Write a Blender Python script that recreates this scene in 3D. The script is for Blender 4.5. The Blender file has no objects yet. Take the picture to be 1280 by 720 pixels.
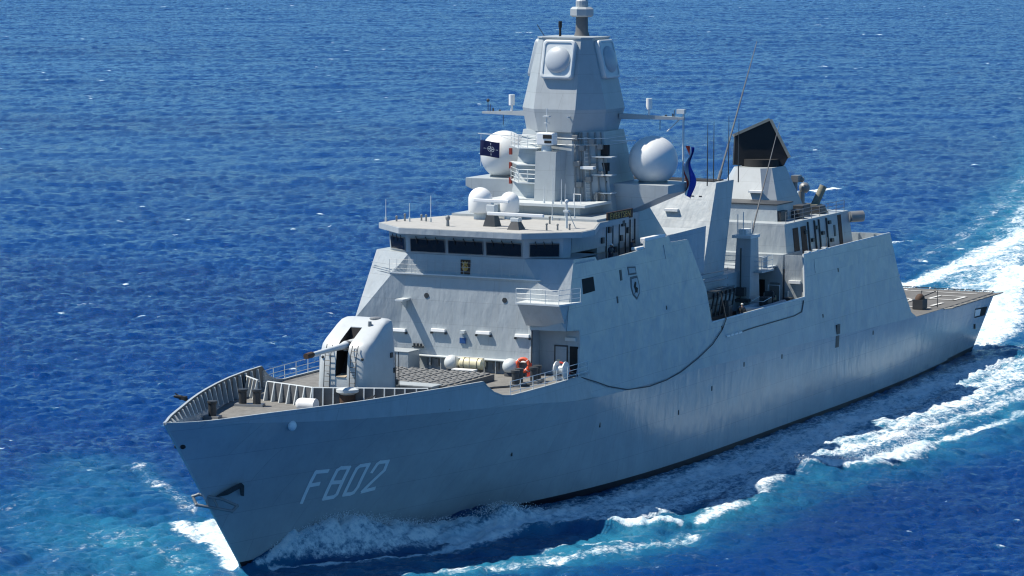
import bpy, bmesh, math, random
import numpy as np
from mathutils import Vector, Matrix
random.seed(7)
scene = bpy.context.scene
C = scene.collection
R = math.radians

# ---------------------------------------------------------------- camera
cam_d = bpy.data.cameras.new('camera'); cam = bpy.data.objects.new('camera', cam_d); C.objects.link(cam)
CAM = Vector((323.887, 110.595, 42.730))
cam.matrix_world = Matrix(((-.433899, -.096593, .895768, CAM.x), (.900953, -.050706, .430943, CAM.y),
                           (.003794, .994032, .109027, CAM.z), (0, 0, 0, 1)))
cam_d.sensor_width = 36.0; cam_d.lens = 36.0 * 4219.63 / 1280
cam_d.clip_start = 1.0; cam_d.clip_end = 80000
scene.camera = cam
# ---------------------------------------------------------------- sky, sun, exposure
SUN_AZ, SUN_EL = R(-69), R(58)                # azimuth from the bow (+x), negative to starboard
sx, sy, sz = math.cos(SUN_EL)*math.cos(SUN_AZ), math.cos(SUN_EL)*math.sin(SUN_AZ), math.sin(SUN_EL)
w = bpy.data.worlds.new('World'); scene.world = w; w.use_nodes = True
wn = w.node_tree.nodes; sky = wn.new('ShaderNodeTexSky'); sky.sky_type = 'NISHITA'; sky.sun_disc = False
sky.sun_elevation = SUN_EL; sky.sun_rotation = math.atan2(sx, sy); sky.dust_density = .1; sky.air_density = .9; sky.ozone_density = 2.0
tint = wn.new('ShaderNodeMixRGB'); tint.blend_type = 'MULTIPLY'; tint.inputs[0].default_value = 1; tint.inputs[2].default_value = (.45, .79, 1.02, 1)   # deep, clean blue sky
w.node_tree.links.new(sky.outputs[0], tint.inputs[1]); w.node_tree.links.new(tint.outputs[0], wn['Background'].inputs[0]); wn['Background'].inputs[1].default_value = .092
sl = bpy.data.lights.new('sun', 'SUN'); sl.energy = 5.0; sl.angle = R(.5); sl.color = (1, .93, .81)
so = bpy.data.objects.new('sun', sl); C.objects.link(so)
so.rotation_euler = Vector((sx, sy, sz)).to_track_quat('Z', 'Y').to_euler(); so.location = (72, -60, 120)
scene.view_settings.view_transform = 'Standard'; scene.view_settings.look = 'None'
scene.view_settings.exposure = .46; scene.view_settings.gamma = 1; scene.view_settings.use_curve_mapping = False
scene.render.engine = 'CYCLES'; scene.cycles.use_denoising = True; scene.cycles.denoising_prefilter = "ACCURATE"; scene.cycles.filter_width = 1.2
scene.cycles.max_bounces = 6; scene.cycles.caustics_reflective = False; scene.cycles.caustics_refractive = False

# ---------------------------------------------------------------- materials
def mat(name, col, rough=.5, metal=0, spec=.5, var=0, var_scale=1.2, dents=0, dent_scale=.8, streak=0, streak_col=(.16, .12, .09), fine=0, seams=0, rust=0, dmap=(1.0, 1.0, .55)):
    m = bpy.data.materials.new(name); m.use_nodes = True; nt = m.node_tree; b = nt.nodes['Principled BSDF']
    b.inputs['Roughness'].default_value = rough; b.inputs['Metallic'].default_value = metal
    b.inputs['Specular IOR Level'].default_value = spec
    N, L = nt.nodes.new, nt.links.new
    tc = N('ShaderNodeTexCoord')
    rgb = N('ShaderNodeRGB'); rgb.outputs[0].default_value = (*col, 1); out = rgb.outputs[0]
    if var:
        n = N('ShaderNodeTexNoise'); n.inputs['Scale'].default_value = var_scale; n.inputs['Detail'].default_value = 6; n.inputs['Roughness'].default_value = .65
        L(tc.outputs['Object'], n.inputs['Vector'])
        mr = N('ShaderNodeMapRange'); mr.inputs[1].default_value = .3; mr.inputs[2].default_value = .7
        mr.inputs[3].default_value = 1 - var; mr.inputs[4].default_value = 1 + var; L(n.outputs[0], mr.inputs[0])
        mx = N('ShaderNodeVectorMath'); mx.operation = 'SCALE'; L(out, mx.inputs[0]); L(mr.outputs[0], mx.inputs[3]); out = mx.outputs[0]
    if streak:                                    # vertical run-off stains with a shape of their own
        mp = N('ShaderNodeMapping'); mp.inputs['Scale'].default_value = (2.6, 2.6, .16); L(tc.outputs['Object'], mp.inputs['Vector'])
        n2 = N('ShaderNodeTexNoise'); n2.inputs['Scale'].default_value = 1.0; n2.inputs['Detail'].default_value = 5; L(mp.outputs[0], n2.inputs['Vector'])
        m2 = N('ShaderNodeMapRange'); m2.inputs[1].default_value = .56; m2.inputs[2].default_value = .78; m2.inputs[3].default_value = 0; m2.inputs[4].default_value = streak
        L(n2.outputs[0], m2.inputs[0])
        mm = N('ShaderNodeMixRGB'); mm.inputs[2].default_value = (*streak_col, 1); L(m2.outputs[0], mm.inputs[0]); L(out, mm.inputs[1]); out = mm.outputs[0]
    if rust:                                      # sparse rust runs
        mp = N('ShaderNodeMapping'); mp.inputs['Scale'].default_value = (1.1, 1.1, .10); L(tc.outputs['Object'], mp.inputs['Vector'])
        n2 = N('ShaderNodeTexNoise'); n2.inputs['Scale'].default_value = 1.7; n2.inputs['Detail'].default_value = 7; n2.inputs['Roughness'].default_value = .7; L(mp.outputs[0], n2.inputs['Vector'])
        m2 = N('ShaderNodeMapRange'); m2.inputs[1].default_value = .66; m2.inputs[2].default_value = .80; m2.inputs[3].default_value = 0; m2.inputs[4].default_value = rust; L(n2.outputs[0], m2.inputs[0])
        mm = N('ShaderNodeMixRGB'); mm.inputs[2].default_value = (.16, .085, .05, 1); L(m2.outputs[0], mm.inputs[0]); L(out, mm.inputs[1]); out = mm.outputs[0]
    seam_out = None
    if seams:                                     # welded plating: faint lines where the plates meet
        sp = N('ShaderNodeSeparateXYZ'); L(tc.outputs['Object'], sp.inputs[0]); cb = N('ShaderNodeCombineXYZ'); ad = N('ShaderNodeMath'); ad.operation = 'ADD'; L(sp.outputs[0], ad.inputs[0]); L(sp.outputs[1], ad.inputs[1])
        L(ad.outputs[0], cb.inputs[0]); L(sp.outputs[2], cb.inputs[1])
        bt = N('ShaderNodeTexBrick'); bt.inputs['Color1'].default_value = (1, 1, 1, 1); bt.inputs['Color2'].default_value = (.93, .94, .95, 1); bt.inputs['Mortar'].default_value = (.72, .72, .72, 1)
        bt.inputs['Scale'].default_value = 1; bt.inputs['Mortar Size'].default_value = .022; bt.inputs['Mortar Smooth'].default_value = .6; bt.inputs['Brick Width'].default_value = seams*2.6; bt.inputs['Row Height'].default_value = seams
        L(cb.outputs[0], bt.inputs['Vector']); mm = N('ShaderNodeMixRGB'); mm.blend_type = 'MULTIPLY'; mm.inputs[0].default_value = .8; L(out, mm.inputs[1]); L(bt.outputs[0], mm.inputs[2]); out = mm.outputs[0]
    L(out, b.inputs['Base Color'])
    if dents or fine:
        bp = N('ShaderNodeBump'); bp.inputs['Strength'].default_value = 1
        if dents:                                 # plating dished between its frames
            mp = N('ShaderNodeMapping'); mp.inputs['Scale'].default_value = dmap; L(tc.outputs['Object'], mp.inputs['Vector'])
            n3 = N('ShaderNodeTexNoise'); n3.inputs['Scale'].default_value = dent_scale; n3.inputs['Detail'].default_value = 3; L(mp.outputs[0], n3.inputs['Vector'])
            bp.inputs['Distance'].default_value = dents; L(n3.outputs[0], bp.inputs['Height'])
        else:
            n3 = N('ShaderNodeTexNoise'); n3.inputs['Scale'].default_value = 25; n3.inputs['Detail'].default_value = 3; L(tc.outputs['Object'], n3.inputs['Vector'])
            bp.inputs['Distance'].default_value = fine; L(n3.outputs[0], bp.inputs['Height'])
        L(bp.outputs[0], b.inputs['Normal'])
    return m
GREY = (.37, .41, .432)
M = dict(
    hull=mat('hull_paint', GREY, .23, spec=.8, var=.09, var_scale=.35, dents=.06, dent_scale=1.0, dmap=(.95, .95, .42), streak=.2, streak_col=(.24, .24, .23), seams=2.1, rust=.35),
    boot=mat('boot_top_paint', (.012, .008, .012), .4, var=.3, var_scale=2),
    grey=mat('ship_grey_paint', GREY, .42, var=.08, var_scale=.7, dents=.085, dent_scale=1.0, dmap=(1.2, 1.2, .55), streak=.2, streak_col=(.22, .2, .17), seams=1.7, rust=.3),
    tower=mat('mast_grey_paint', (.37, .405, .42), .45, var=.07, var_scale=.8, streak=.2, streak_col=(.2, .19, .17), seams=1.5, rust=.25),
    light=mat('pale_grey_paint', (.56, .60, .61), .4, var=.05),
    flight=mat('flight_deck_paint', (.125, .122, .115), .85, var=.2, var_scale=1.1, fine=.01),
    deck=mat('non_slip_deck_paint', (.165, .165, .158), .85, var=.22, var_scale=1.6, fine=.01),
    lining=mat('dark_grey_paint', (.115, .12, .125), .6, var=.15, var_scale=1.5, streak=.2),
    roof=mat('roof_deck_paint', (.36, .36, .345), .8, var=.1, var_scale=1.3),
    dark=mat('dark_grey_metal', (.05, .055, .06), .5, metal=.2, var=.2),
    steel=mat('weathered_steel', (.22, .23, .235), .45, metal=.3, var=.15),
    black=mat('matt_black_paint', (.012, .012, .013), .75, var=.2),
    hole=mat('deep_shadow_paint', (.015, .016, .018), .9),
    white=mat('white_paint', (.78, .79, .78), .35, var=.03),
    dome=mat('radome_white', (.64, .66, .66), .45, var=.05, var_scale=1.2, streak=.15, streak_col=(.4, .39, .36)),
    panel=mat('array_face', (.42, .46, .49), .4, var=.03),
    tan=mat('tan_edging', (.42, .35, .26), .7, var=.15),
    cream=mat('cream_canister', (.68, .62, .42), .5, var=.06),
    gunp=mat('turret_grey_paint', (.47, .505, .52), .42, var=.06, var_scale=1.2, streak=.15, streak_col=(.3, .29, .27)),
    hatch=mat('hatch_grey', (.185, .19, .19), .55, var=.12, var_scale=2),
    vest=mat('faded_dark_red', (.22, .03, .02), .7),
    red=mat('signal_red', (.55, .05, .03), .5, var=.1),
    orange=mat('lifebuoy_orange', (.72, .10, .04), .5, var=.1),
    blue=mat('blue_plastic', (.02, .08, .25), .4, var=.1),
    brown=mat('brown_cover', (.07, .04, .025), .8, var=.25, var_scale=6),
    olive=mat('olive_canvas', (.19, .19, .15), .85, var=.2, var_scale=5),
    gold=mat('gilt_lettering', (.55, .33, .08), .45, var=.1),
    rope=mat('dark_rope', (.075, .08, .085), .8),
    rope_o=mat('faded_orange_rope', (.45, .22, .13), .8),
    number=mat('pennant_white', (.80, .83, .84), .5, var=.06),
    line=mat('deck_line_white', (.6, .6, .57), .8, var=.12, var_scale=4),
    skin=mat('skin', (.42, .25, .17), .6), flagnavy=mat('flag_navy', (.008, .014, .075), .85), navy=mat('navy_cloth', (.02, .028, .06), .85), rib=mat('boat_grey_rubber', (.30, .34, .37), .55, var=.08),
)
g = bpy.data.materials.new('bridge_glass'); g.use_nodes = True; gb = g.node_tree.nodes['Principled BSDF']
gb.inputs['Base Color'].default_value = (.006, .008, .01, 1); gb.inputs['Roughness'].default_value = .06; M['glass'] = g

# ---------------------------------------------------------------- mesh helpers
class MB:
    def __init__(s): s.v = []; s.f = []; s.m = []; s.mi = 0
    def add(s, vs, fs):
        k = len(s.v); s.v += [tuple(p) for p in vs]
        for f in fs: s.f.append(tuple(i + k for i in f)); s.m.append(s.mi)
        return s
    def hexa(s, b, t): return s.add(list(b) + list(t), [(3, 2, 1, 0), (4, 5, 6, 7), (0, 1, 5, 4), (1, 2, 6, 5), (2, 3, 7, 6), (3, 0, 4, 7)])
    def box(s, x0, x1, y0, y1, z0, z1):
        q = lambda z: [(x0, y0, z), (x1, y0, z), (x1, y1, z), (x0, y1, z)]
        return s.hexa(q(z0), q(z1))
    def prism(s, pts, d):
        n = len(pts); q = [tuple(a + b for a, b in zip(p, d)) for p in pts]
        return s.add(list(pts) + q, [tuple(range(n - 1, -1, -1)), tuple(range(n, 2 * n))] + [(i, (i + 1) % n, n + (i + 1) % n, n + i) for i in range(n)])
    def loft(s, rings, cap=True, closed=True):
        n = len(rings[0]); vs = [p for r in rings for p in r]; fs = []
        for j in range(len(rings) - 1):
            for i in range(n if closed else n - 1):
                k = (i + 1) % n; fs.append((j*n + i, j*n + k, (j+1)*n + k, (j+1)*n + i))
        if cap: fs += [tuple(range(n - 1, -1, -1)), tuple((len(rings)-1)*n + i for i in range(n))]
        return s.add(vs, fs)
    def tube(s, path, r, n=6):
        path = [Vector(p) for p in path]; rs = r if isinstance(r, (list, tuple)) else [r] * len(path); rings = []
        for i, p in enumerate(path):
            d = (path[min(i+1, len(path)-1)] - path[max(i-1, 0)]).normalized()
            a = d.cross(Vector((0, 0, 1)) if abs(d.z) < .9 else Vector((1, 0, 0))).normalized(); b = d.cross(a)
            rings.append([tuple(p + (a*math.cos(t) + b*math.sin(t)) * rs[i]) for t in [2*math.pi*k/n for k in range(n)]])
        return s.loft(rings)
    def cyl(s, p0, p1, r0, r1=None, n=16): return s.tube([p0, p1], [r0, r0 if r1 is None else r1], n)
    def lathe(s, c, prof, n=24):
        return s.loft([[(c[0] + r*math.cos(2*math.pi*k/n), c[1] + r*math.sin(2*math.pi*k/n), c[2] + z) for k in range(n)] for r, z in prof])
    def sphere(s, c, r, nu=24, nv=14, z0=-1.0, sc=(1, 1, 1)):
        a0 = math.asin(z0); prof = [(max(.001, r*math.cos(a0 + (math.pi/2 - a0)*j/nv)), r*math.sin(a0 + (math.pi/2 - a0)*j/nv)) for j in range(nv + 1)]
        k = len(s.v); s.lathe((0, 0, 0), prof, nu)
        s.v[k:] = [(c[0]+x*sc[0], c[1]+y*sc[1], c[2]+z*sc[2]) for x, y, z in s.v[k:]]
        return s
    def torus(s, c, Rr, r, ax=Vector((0, 0, 1)), n=24, m=8):
        ax = Vector(ax).normalized(); a = ax.cross(Vector((0, 0, 1)) if abs(ax.z) < .9 else Vector((1, 0, 0))).normalized(); b = ax.cross(a); c = Vector(c); vs = []
        for i in range(n):
            t = 2*math.pi*i/n; d = a*math.cos(t) + b*math.sin(t)
            for j in range(m):
                q = 2*math.pi*j/m; vs.append(tuple(c + d*(Rr + r*math.cos(q)) + ax*r*math.sin(q)))
        return s.add(vs, [(i*m+j, ((i+1) % n)*m+j, ((i+1) % n)*m+(j+1) % m, i*m+(j+1) % m) for i in range(n) for j in range(m)])
    def mirror_y(s):
        n = len(s.v); s.v += [(x, -y, z) for x, y, z in s.v]
        s.f += [tuple(i + n for i in reversed(f)) for f in s.f]; s.m += list(s.m); return s
    def pieces(s):
        p = list(range(len(s.v)))
        def find(a):
            while p[a] != a: p[a] = p[p[a]]; a = p[a]
            return a
        for f in s.f:
            for i in f[1:]: p[find(i)] = find(f[0])
        out = {}
        for f, mi in zip(s.f, s.m): out.setdefault(find(f[0]), []).append((f, mi))
        res = []
        for fs in out.values():
            q = MB(); mp = {}
            for f, mi in fs:
                for i in f:
                    if i not in mp: mp[i] = len(q.v); q.v.append(s.v[i])
                q.f.append(tuple(mp[i] for i in f)); q.m.append(mi)
            res.append(q)
        return res
    def each(s, name, mt, parent, **k):
        """every separate piece as a part of its own"""
        return [q.build(name, mt, parent, **k) for q in s.pieces()]
    def build(s, name, mt, parent=None, org=None, bevel=0, smooth=None, label=None, seg=2):
        """link as ONE mesh object whose origin is org (default: middle of its base)"""
        V = np.array(s.v, float)
        if org is None: org = ((V[:, 0].min()+V[:, 0].max())/2, (V[:, 1].min()+V[:, 1].max())/2, V[:, 2].min())
        me = bpy.data.meshes.new(name); me.from_pydata([tuple(p) for p in (V - np.array(org))], [], s.f)
        ms = mt if isinstance(mt, (list, tuple)) else [mt]
        for q in ms: me.materials.append(q if not isinstance(q, str) else M[q])
        me.polygons.foreach_set('material_index', s.m)
        b = bmesh.new(); b.from_mesh(me); bmesh.ops.recalc_face_normals(b, faces=b.faces); b.to_mesh(me); b.free()
        if smooth is not None:
            me.shade_smooth(); me.set_sharp_from_angle(angle=R(smooth))
        o = bpy.data.objects.new(name, me); C.objects.link(o); put(o, parent, org)
        if bevel:
            md = o.modifiers.new('edge', 'BEVEL'); md.width = bevel; md.segments = seg; md.limit_method = 'ANGLE'; md.angle_limit = R(35)
        if label: o['label'] = label
        return o
ORG = {}
def put(o, parent, org):
    ORG[o.name] = Vector(org)
    if parent: o.parent = parent; o.location = Vector(org) - ORG[parent.name]
    else: o.location = org
def thing(name, label, cat, loc, group=None):
    o = bpy.data.objects.new(name, None); C.objects.link(o); put(o, None, loc); return tag(o, label, cat, group)
def tag(o, label, cat, group=None, kind=None):
    o['label'] = label; o['category'] = cat
    if group: o['group'] = group
    if kind: o['kind'] = kind
    return o
def dup(src, org, parent=None, label=None):
    """a copy of an object (and of its children) standing at org"""
    o = src.copy(); C.objects.link(o); put(o, parent or src.parent, org)
    if label: o['label'] = label
    for ch in src.children: dup(ch, Vector(org) + ORG[ch.name] - ORG[src.name], o)
    return o
def bar_rail(posts, h, rails, r=.028, sag=0):
    """guard rail along a list of deck points"""
    m = MB(); posts = [Vector(p) for p in posts]
    for p in posts: m.tube([p, p + Vector((0, 0, h))], r*1.15, 5)
    for k in range(rails):
        z = h * (k + 1) / rails; m.tube([p + Vector((0, 0, z)) for p in posts], r, 5)
    return m
def along(pts, step):
    out = []
    for a, b in zip(pts[:-1], pts[1:]):
        a, b = Vector(a), Vector(b); n = max(1, round((b - a).length / step)); out += [a.lerp(b, i / n) for i in range(n)]
    return out + [Vector(pts[-1])]

# ---------------------------------------------------------------- hull lines (measured half breadths)
def itp(v, xs, ys): return float(np.interp(v, xs, ys))
def smooth_itp(v, xs, ys):
    # monotone-ish cubic through the table
    i = int(np.clip(np.searchsorted(xs, v) - 1, 0, len(xs) - 2))
    x0, x1 = xs[i], xs[i+1]; h = x1 - x0; t = min(1, max(0, (v - x0) / h))
    d = lambda j: (ys[min(j+1, len(xs)-1)] - ys[max(j-1, 0)]) / (xs[min(j+1, len(xs)-1)] - xs[max(j-1, 0)])
    m0, m1 = d(i) * h, d(i+1) * h
    return (2*t**3-3*t**2+1)*ys[i] + (t**3-2*t**2+t)*m0 + (-2*t**3+3*t**2)*ys[i+1] + (t**3-t**2)*m1
LOA = 144.24
KT = .123                                     # tumblehome of the upper sides
WL_S = [0, 4, 10, 21.5, 33, 44, 55, 75, 94, 112, 131.4]
WL_Y = [.06, .85, 2.1, 4.6, 7.2, 8.7, 9.3, 9.4, 9.35, 8.7, 7.2]
TP_S = [0, 1.17, 2.68, 4.4, 6.74, 10.04, 13.94, 19.44, 25.6, 32, 42]
TP_Y = [.10, .72, 1.55, 2.33, 3.3, 4.68, 6.1, 7.65, 8.85, 9.25, 9.14]
TP_Z = [11.02, 10.93, 10.88, 10.88, 10.9, 10.9, 10.9, 10.92, 10.85, 10.8, 10.7]
ZK_S = [0, 4, 10, 20, 30, 42, 69, 95, 115, 144]
ZK_Z = [10.98, 10.62, 10.05, 9.4, 8.75, 7.65, 7.27, 6.62, 6.1, 5.6]
def side_y(z): return 9.4 - KT * (z - 7.3)
def stem_x(z): return 134.6 + .876 * z if z >= 0 else 134.6 + .45 * z
def stern_x(z): return 3.2 * (1 - z / 5.6) if z > 0 else 3.2 - 2.2 * z
def top_y(s): return smooth_itp(s, TP_S, TP_Y) if s < 42 else side_y(10.7)
def top_z(s): return smooth_itp(s, TP_S, TP_Z)
def zk(s): return smooth_itp(s, ZK_S, ZK_Z)
def kn_y(s):
    z = zk(s)
    if s >= 42:
        y = side_y(z)
        return y if s < 117 else y - (s - 117) / 27.2 * 1.15
    f = min(1, s / 42)
    return top_y(s) * (1 - .035 * min(1, s / 8) * (1 - f)) + f * (side_y(z) - side_y(10.7))
def hull_y(u, t):
    """u 0 stem .. 1 stern, t 0 waterline .. 1 knuckle; returns x, y, z"""
    s = u * LOA; z = zk(s) * t
    xa, xf = stern_x(z), stem_x(z)
    x = xf + (xa - xf) * u
    yw = smooth_itp(u * 131.4, WL_S, WL_Y); yk = kn_y(s)
    p = 1 + .45 * max(0, 1 - s / 60)
    return x, yw + (yk - yw) * t ** p, z

frigate = thing('frigate', 'grey naval frigate with pennant number F802 steaming through the blue sea', 'warship', (72, 0, 0))
# ---- hull: stem to stern, keel to knuckle
m = MB()
US = sorted(set([0, .002, .005, .01, .016, .024, .033] + list(np.linspace(.045, .98, 78)) + [.99, 1.0]))
TS = [0, .06, .085, .14, .25, .38, .5, .62, .74, .86, 1.0]
def section(u):
    ring = []
    yw = smooth_itp(u*131.4, WL_S, WL_Y)
    keel = -5.0 if u < .75 else -5.0 + (u - .75) / .25 * 4.2
    for q in (0, .5, .8, 1):
        z = keel * (1 - q); z = min(z, -.0); xx = stem_x(z) + (stern_x(z) - stem_x(z)) * u
        ring.append((xx, yw * (.02 + .98 * q ** .5) * (.9 + .1*q), z))
    ring += [hull_y(u, t) for t in TS[1:]]
    return ring
secs = [section(u) for u in US]
full = [[(x, -y, z) for x, y, z in reversed(r)] + r for r in secs]
n = len(full[0]); vs = [p for r in full for p in r]; fs = []; mi = []
for j in range(len(full) - 1):
    for i in range(n - 1):
        q = (j*n+i, j*n+i+1, (j+1)*n+i+1, (j+1)*n+i); fs.append(q)
        mi.append(1 if (full[j][i][2] + full[j][i+1][2]) / 2 < .42 else 0)
fs.append(tuple(range(n))); mi.append(0); fs.append(tuple((len(full)-1)*n + i for i in range(n))); mi.append(0)
m.v = vs; m.f = fs; m.m = mi
hull = m.build('hull', ['hull', 'boot'], frigate, org=(72, 0, 0), smooth=28)

# ---- pennant number, both bows
GLY = {'F': [[(.0553, .3985), (.0677, .6169), (.075, .6154)], [(.0629, .5205), (.0685, .5249)]],
 '8': [[(.07, .406), (.0761, .522), (.0808, .6131), (.0831, .6274), (.0884, .6249), (.0832, .5146), (.0789, .4262), (.0766, .4089), (.07, .406)], [(.0761, .522), (.0832, .518)]],
 '0': [[(.0836, .4148), (.0932, .6094), (.0955, .6274), (.1011, .63), (.0932, .4591), (.0903, .4211), (.0881, .4141), (.0836, .4148)]],
 '2': [[(.1032, .5655), (.1067, .6253), (.1084, .6372), (.1138, .6364), (.1116, .5667), (.0961, .4182), (.1048, .4282)]]}
def hull_pt(u, t, side, off=.02):
    x, y, z = hull_y(u, t); return Vector((x, side * (y + off), z))
for side in (1, -1):
    for strokes in GLY.values():
        m = MB()
        for st in strokes:
            st = [(u if side > 0 else .1691 - u, t) for u, t in st]
            fine = []
            for a, b in zip(st[:-1], st[1:]):
                fine += [(a[0] + (b[0]-a[0])*k/4, a[1] + (b[1]-a[1])*k/4) for k in range(4)]
            fine.append(st[-1]); P = [hull_pt(u, t, side) for u, t in fine]
            for a, b, pa, pb in zip(fine[:-1], fine[1:], P[:-1], P[1:]):
                d = (pb - pa); L = d.length
                if L < 1e-4: continue
                nrm = (hull_pt(a[0]+.002, a[1], side) - pa).cross(hull_pt(a[0], a[1]+.01, side) - pa).normalized()
                wv = d.normalized().cross(nrm) * .15; e = d.normalized() * .09
                if nrm.y * side < 0: nrm = -nrm
                m.prism([pa - e - wv, pb + e - wv, pb + e + wv, pa - e + wv], nrm * .012)
        m.build('pennant_character', 'number', hull)

# ---- openings, rubbing pieces and marks on the shell
def patch(name, uts, mt, side=1, off=.012, thick=.02, label=None):
    P = [hull_pt(u, t, side, off) for u, t in uts]
    nrm = (P[1]-P[0]).cross(P[2]-P[0]).normalized()
    if nrm.y * side < 0: nrm = -nrm
    return MB().prism(P, nrm*thick).build(name, mt, hull, label=label)
for side in (1, -1):
    patch('mooring_port', [(.9653, .6387), (.9954, .6193), (.9931, .7749), (.9577, .8091)], 'hole', side)
    patch('mooring_port', [(.9757, .4335), (.9813, .4202), (.9751, .5156), (.9697, .5281)], 'hole', side)
    m = MB(); p = hull_pt(.0015, .855, side, .0); m.sphere(p + Vector((-.2, .04*side, 0)), .22, 12, 6, -.99, (1.5, .5, .8))
    m.build('hawse_hole', 'hole', hull, smooth=60)
o = patch('wake_glimpse_patch', [(.9635, .668), (.978, .655), (.9745, .772), (.9587, .79)], 'white', 1, .036, .01)  # white patch added to stand for the wake seen through the mooring port
# anchor housed on the stem: crown frame across the stem with a fluke on each bow
anchor = MB()
cz = 5.0; sxm = stem_x(cz)
A = [Vector(p) for p in [(sxm + .6, -.8, 5.65), (sxm + .75, -.45, 5.15), (sxm - .45, 1.5, 4.7), (sxm - .9, 1.62, 5.0), (sxm - .1, .95, 5.5), (sxm + .55, -.4, 5.8)]]
for i in range(6): anchor.tube([A[i], A[(i+1) % 6]], .1, 8)
for f in (.33, .62): anchor.tube([A[1].lerp(A[2], f), A[5].lerp(A[4], f)], .08, 8)
for p in A: anchor.sphere(p, .12, 8, 5, -.99)
an = anchor.build('anchor', 'steel', hull, smooth=50, label='grey anchor frame housed across the stem')
fl = MB()
for s in (1, -1):
    P = [hull_pt(u, t, s, o) for u, t, o in [(.0045, .512, .10), (.0107, .545, .2), (.0211, .592, .2), (.0219, .573, .2), (.0196, .50, .18), (.0186, .505, .18), (.0196, .560, .2), (.0107, .520, .2)]]
    fl.prism(P, (.03, s*.14, 0))
fl.each('fluke', 'dark', an)
# vertical boarding recess amidships, pipe guard, scuppers
m = MB(); m.box(47.6, 48.35, side_y(6.7)-.3, side_y(6.7)+.04, 6.72, 7.55); m.hexa([hull_pt(.6515, .84, 1, -.1), hull_pt(.657, .84, 1, -.1), hull_pt(.657, .84, 1, .03), hull_pt(.6515, .84, 1, .03)], [hull_pt(.6515, .995, 1, -.1), hull_pt(.657, .995, 1, -.1), hull_pt(.657, .995, 1, .03), hull_pt(.6515, .995, 1, .03)])
m.build('boarding_recess', 'dark', hull)
m = MB()
for u, t in [(.45, .75), (.50, .92), (.40, .6), (.56, .9), (.72, .92), (.30, .7), (.21, .55)]:
    p = hull_pt(u, t, 1, .01); m.box(p.x-.07, p.x+.07, p.y-.05, p.y+.03, p.z-.18, p.z+.18)
m.each('scupper', 'dark', hull)
m = MB(); p = hull_pt(.0576, .975, 1, .12); m.sphere(p, .36, 16, 8, -.99, (1.0, .75, .95))
m.build('roller_cover', 'white', hull, smooth=60, label='white domed cover on the port bow plating')
# white edge rubbing strake of the knuckle is paint: the strake above it is the bulwark / upper sides
# ---- bow bulwark: knuckle to rail, with deck side lining and stiffeners
m = MB()
SS = [0, .6, 1.2, 2, 2.8, 3.7, 4.6, 5.7, 6.8, 8.4, 10, 12, 14, 16.5, 19.4, 22.5, 25.6]
cut = [(25.6, 1.0), (26.1, .72), (26.9, .38), (28, .12), (29.3, 0)]       # the rail sweeps down to the deck edge
DZ = 9.4
def rail_top(s):
    if s <= 25.6: return top_z(s)
    f = float(np.interp(s, [c[0] for c in cut], [c[1] for c in cut])); return DZ + .04 + (top_z(25.6) - DZ - .04) * f
def kn_pt(s):
    x, y, z = hull_y(s/LOA, 1); return x, y, z
SS2 = SS + [26.1, 26.9, 28, 29.3, 31, 33.5, 36, 39, 42]
for side in (1, -1):
    rings = []
    for s in SS2:
        kx, ky, kz = kn_pt(s); tz = max(rail_top(s), kz + .03); ty = top_y(s); f = min(1, (tz-kz)/max(.05, top_z(s)-kz)); ty = ky + (ty-ky)*f
        tx = kx + (.02 if s else .02); th = min(.09, ty*.6)
        rings.append([(kx, side*ky, kz), (tx, side*ty, tz), (tx, side*(ty+.035), tz+.02), (tx, side*(ty+.035), tz+.1), (tx, side*(ty-th-.06), tz+.1), (tx, side*(ty-th), tz), (kx, side*(ky-th), kz)])
    f0 = len(m.f); m.loft(rings)
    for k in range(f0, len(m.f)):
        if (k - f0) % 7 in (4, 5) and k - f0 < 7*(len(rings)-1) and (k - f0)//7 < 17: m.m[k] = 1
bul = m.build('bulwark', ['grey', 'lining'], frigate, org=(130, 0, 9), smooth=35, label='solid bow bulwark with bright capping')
m = MB()
for side in (1, -1):
    for s in np.arange(1.6, 25.2, 1.15):
        kx, ky, kz = kn_pt(s); ty, tz = top_y(s), top_z(s); dz0 = max(DZ, kz)
        yk = ky + (ty-ky) * (dz0-kz)/max(.05, tz-kz) - .1
        if ty < .5: continue
        m.prism([(kx-.03, side*yk, dz0-.05), (kx-.03, side*(ty-.1), tz), (kx-.03, side*(ty-.3), tz), (kx-.03, side*(yk-.42), dz0-.05)], (.07, 0, 0))
m.each('stiffener', 'light', bul)
# ---- decks
m = MB()
pts = []
for s in [.3, 1.2, 2, 2.8, 4, 6, 8, 10, 12, 15, 18, 21, 25, 29, 33, 37, 42]:
    if zk(s) >= DZ: x_, y_, _ = hull_y(s/LOA, (DZ-.1)/zk(s)); y_ -= .12
    else: x_, y_, _ = kn_pt(s); y_ = y_ + (top_y(s)-y_)*(DZ-zk(s))/(top_z(s)-zk(s)) - .08
    pts.append((x_, y_))
pts = [p for p in pts if p[1] > .02]
poly = [(x, -y, DZ - .12) for x, y in pts] + [(94, -9.0, DZ-.12), (94, 9.0, DZ-.12)] + [(x, y, DZ - .12) for x, y in reversed(pts)]
m.prism(poly, (0, 0, .12)); foredeck = m.build('foredeck', 'deck', frigate)
m = MB()
fp = [(x0, kn_pt(LOA * (x0 - 144.24) / -144.24)[1] - .03) for x0 in (.15, 5, 10, 15, 20, 27.6)]
rings = [[(x, -y, kn_pt(144.24-x)[2] + .02), (x, y, kn_pt(144.24-x)[2] + .02), (x, y, kn_pt(144.24-x)[2] - .1), (x, -y, kn_pt(144.24-x)[2] - .1)] for x, y in fp]
m.loft(rings); fdeck = m.build('flight_deck', 'flight', frigate)
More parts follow.
